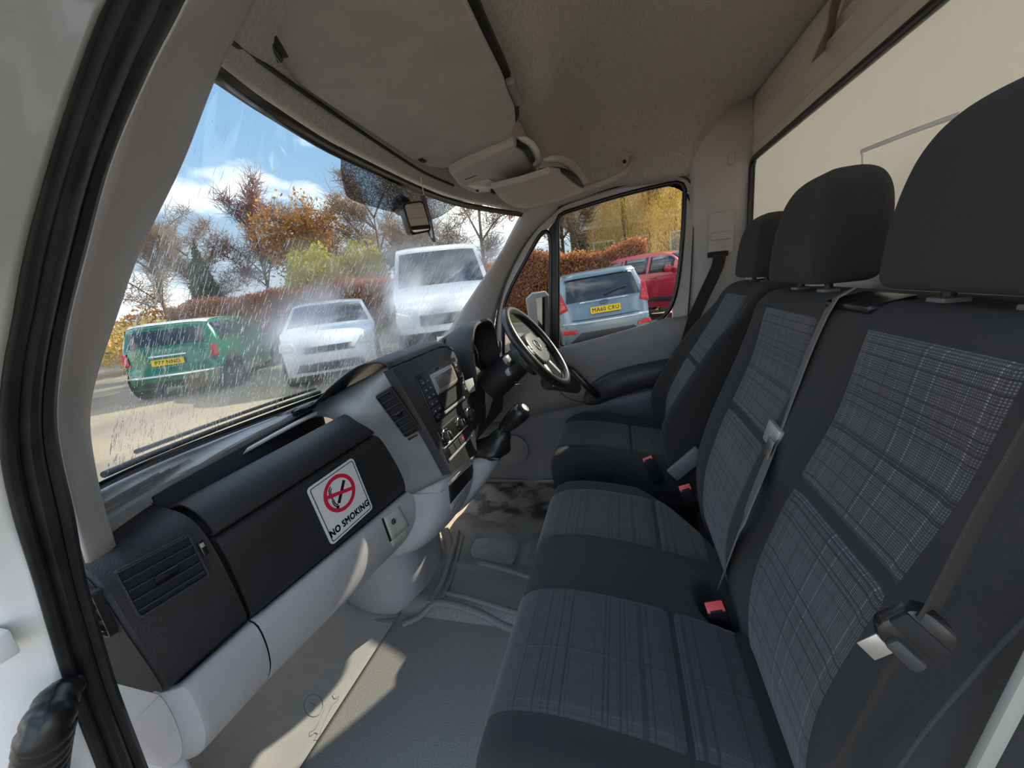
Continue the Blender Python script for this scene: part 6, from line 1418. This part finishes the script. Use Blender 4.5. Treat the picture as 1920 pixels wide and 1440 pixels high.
# white van facing the camera van
vp_ = [(-2.4, .3), (-2.45, .8), (-2.42, 1.6), (-2.35, 2.25), (-2.2, 2.38), (-1.0, 2.42), (.4, 2.40), (.75, 2.32), (1.05, 2.05), (1.55, 1.45), (1.75, 1.30), (2.2, 1.14), (2.45, .95), (2.55, .7), (2.55, .4), (2.48, .25)]
vh = 296; vf = V((math.cos(math.radians(vh)), math.sin(math.radians(vh)), 0)); v0 = px(845, 625, z=1.05); vl_ = V((v0.x, v0.y, 0))-vf*2.5; vl_.z = .42
vc, vpt, P4, hw4 = car('parked_van', 'white panel van facing the cab, seen through the misted windscreen', vl_, vh, vp_, .98, 1.42, 'paint_white', (-1.5, 1.6), ws=((.85, 2.24), (1.55, 1.46), .9), side_x=((.2, 1.2, 1.45, 2.1),), tum=.14, cat='van', wr=.34)
for s in (-1, 1): vpt('headlight', [(s*.60, .80), (s*.93, .84), (s*.93, 1.10), (s*.70, 1.02)], 'lamp_clear', .014, True)
vpt('grille', [(-.5, .82), (.5, .82), (.5, 1.0), (-.5, 1.0)], 'car_trim', .014, True); vpt('bumper', [(-.95, .40), (.95, .40), (.95, .70), (-.95, .70)], 'car_trim', .02, True)
plate(vc, 2.585, .55, '', True)
# red hatchback beyond the blue one
rp_ = [(-1.75, .25), (-1.8, .5), (-1.78, .9), (-1.62, 1.3), (-1.45, 1.48), (-1.0, 1.54), (-.2, 1.55), (.3, 1.50), (.65, 1.28), (.95, 1.08), (1.4, .98), (1.7, .84), (1.78, .6), (1.78, .4), (1.72, .25)]
rh_ = -38; rf_ = V((math.cos(math.radians(rh_)), math.sin(math.radians(rh_)), 0)); r0 = px(1228, 520, y=10.2); rl_ = V((r0.x, r0.y, 0))+V((.45, .55, 0)); rl_.z = .62
rc_, rpt, P5, hw5 = car('red_car', 'bright red hatchback parked beyond the blue grey one', rl_, rh_, rp_, .82, 1.03, 'paint_red', (-1.2, 1.15), ws=((.32, 1.48), (.93, 1.09), .88), rw=((-1.7, 1.05), (-1.48, 1.44), .8), side_x=((-1.4, -.95, 1.06, 1.42), (-.88, -.2, 1.06, 1.44), (-.13, .5, 1.06, 1.44)), wr=.29)
for s in (-1, 1):
    rpt('headlight', [(s*.5, .78), (s*.76, .78), (s*.76, .92), (s*.6, .92)], 'lamp_clear', .014, True)
    v_, f_ = tube_geo([V((.48, s*.84, 1.12)), V((.47, s*.90, 1.13)), V((.46, s*.97, 1.13)), V((.46, s*1.0, 1.13))], [.05, .08, .085, .04], 12); mesh('door_mirror', v_, f_, 'paint_red', rc_, local=True, sharp=60)
    for hx in (-.75, .0): fbox('door_handle', (V((hx, s*.825, .95)), V((1, 0, 0)), V((0, 0, 1)), V((0, s, 0))), -.08, .08, -.02, .02, -.01, .025, 'paint_red', rc_, .01, 2, True)
    fbox('sill_strip', (V((0, s*.82, .45)), V((1, 0, 0)), V((0, 0, 1)), V((0, s, 0))), -.85, .8, -.05, .05, -.01, .02, 'car_trim', rc_, .01, 2, True)
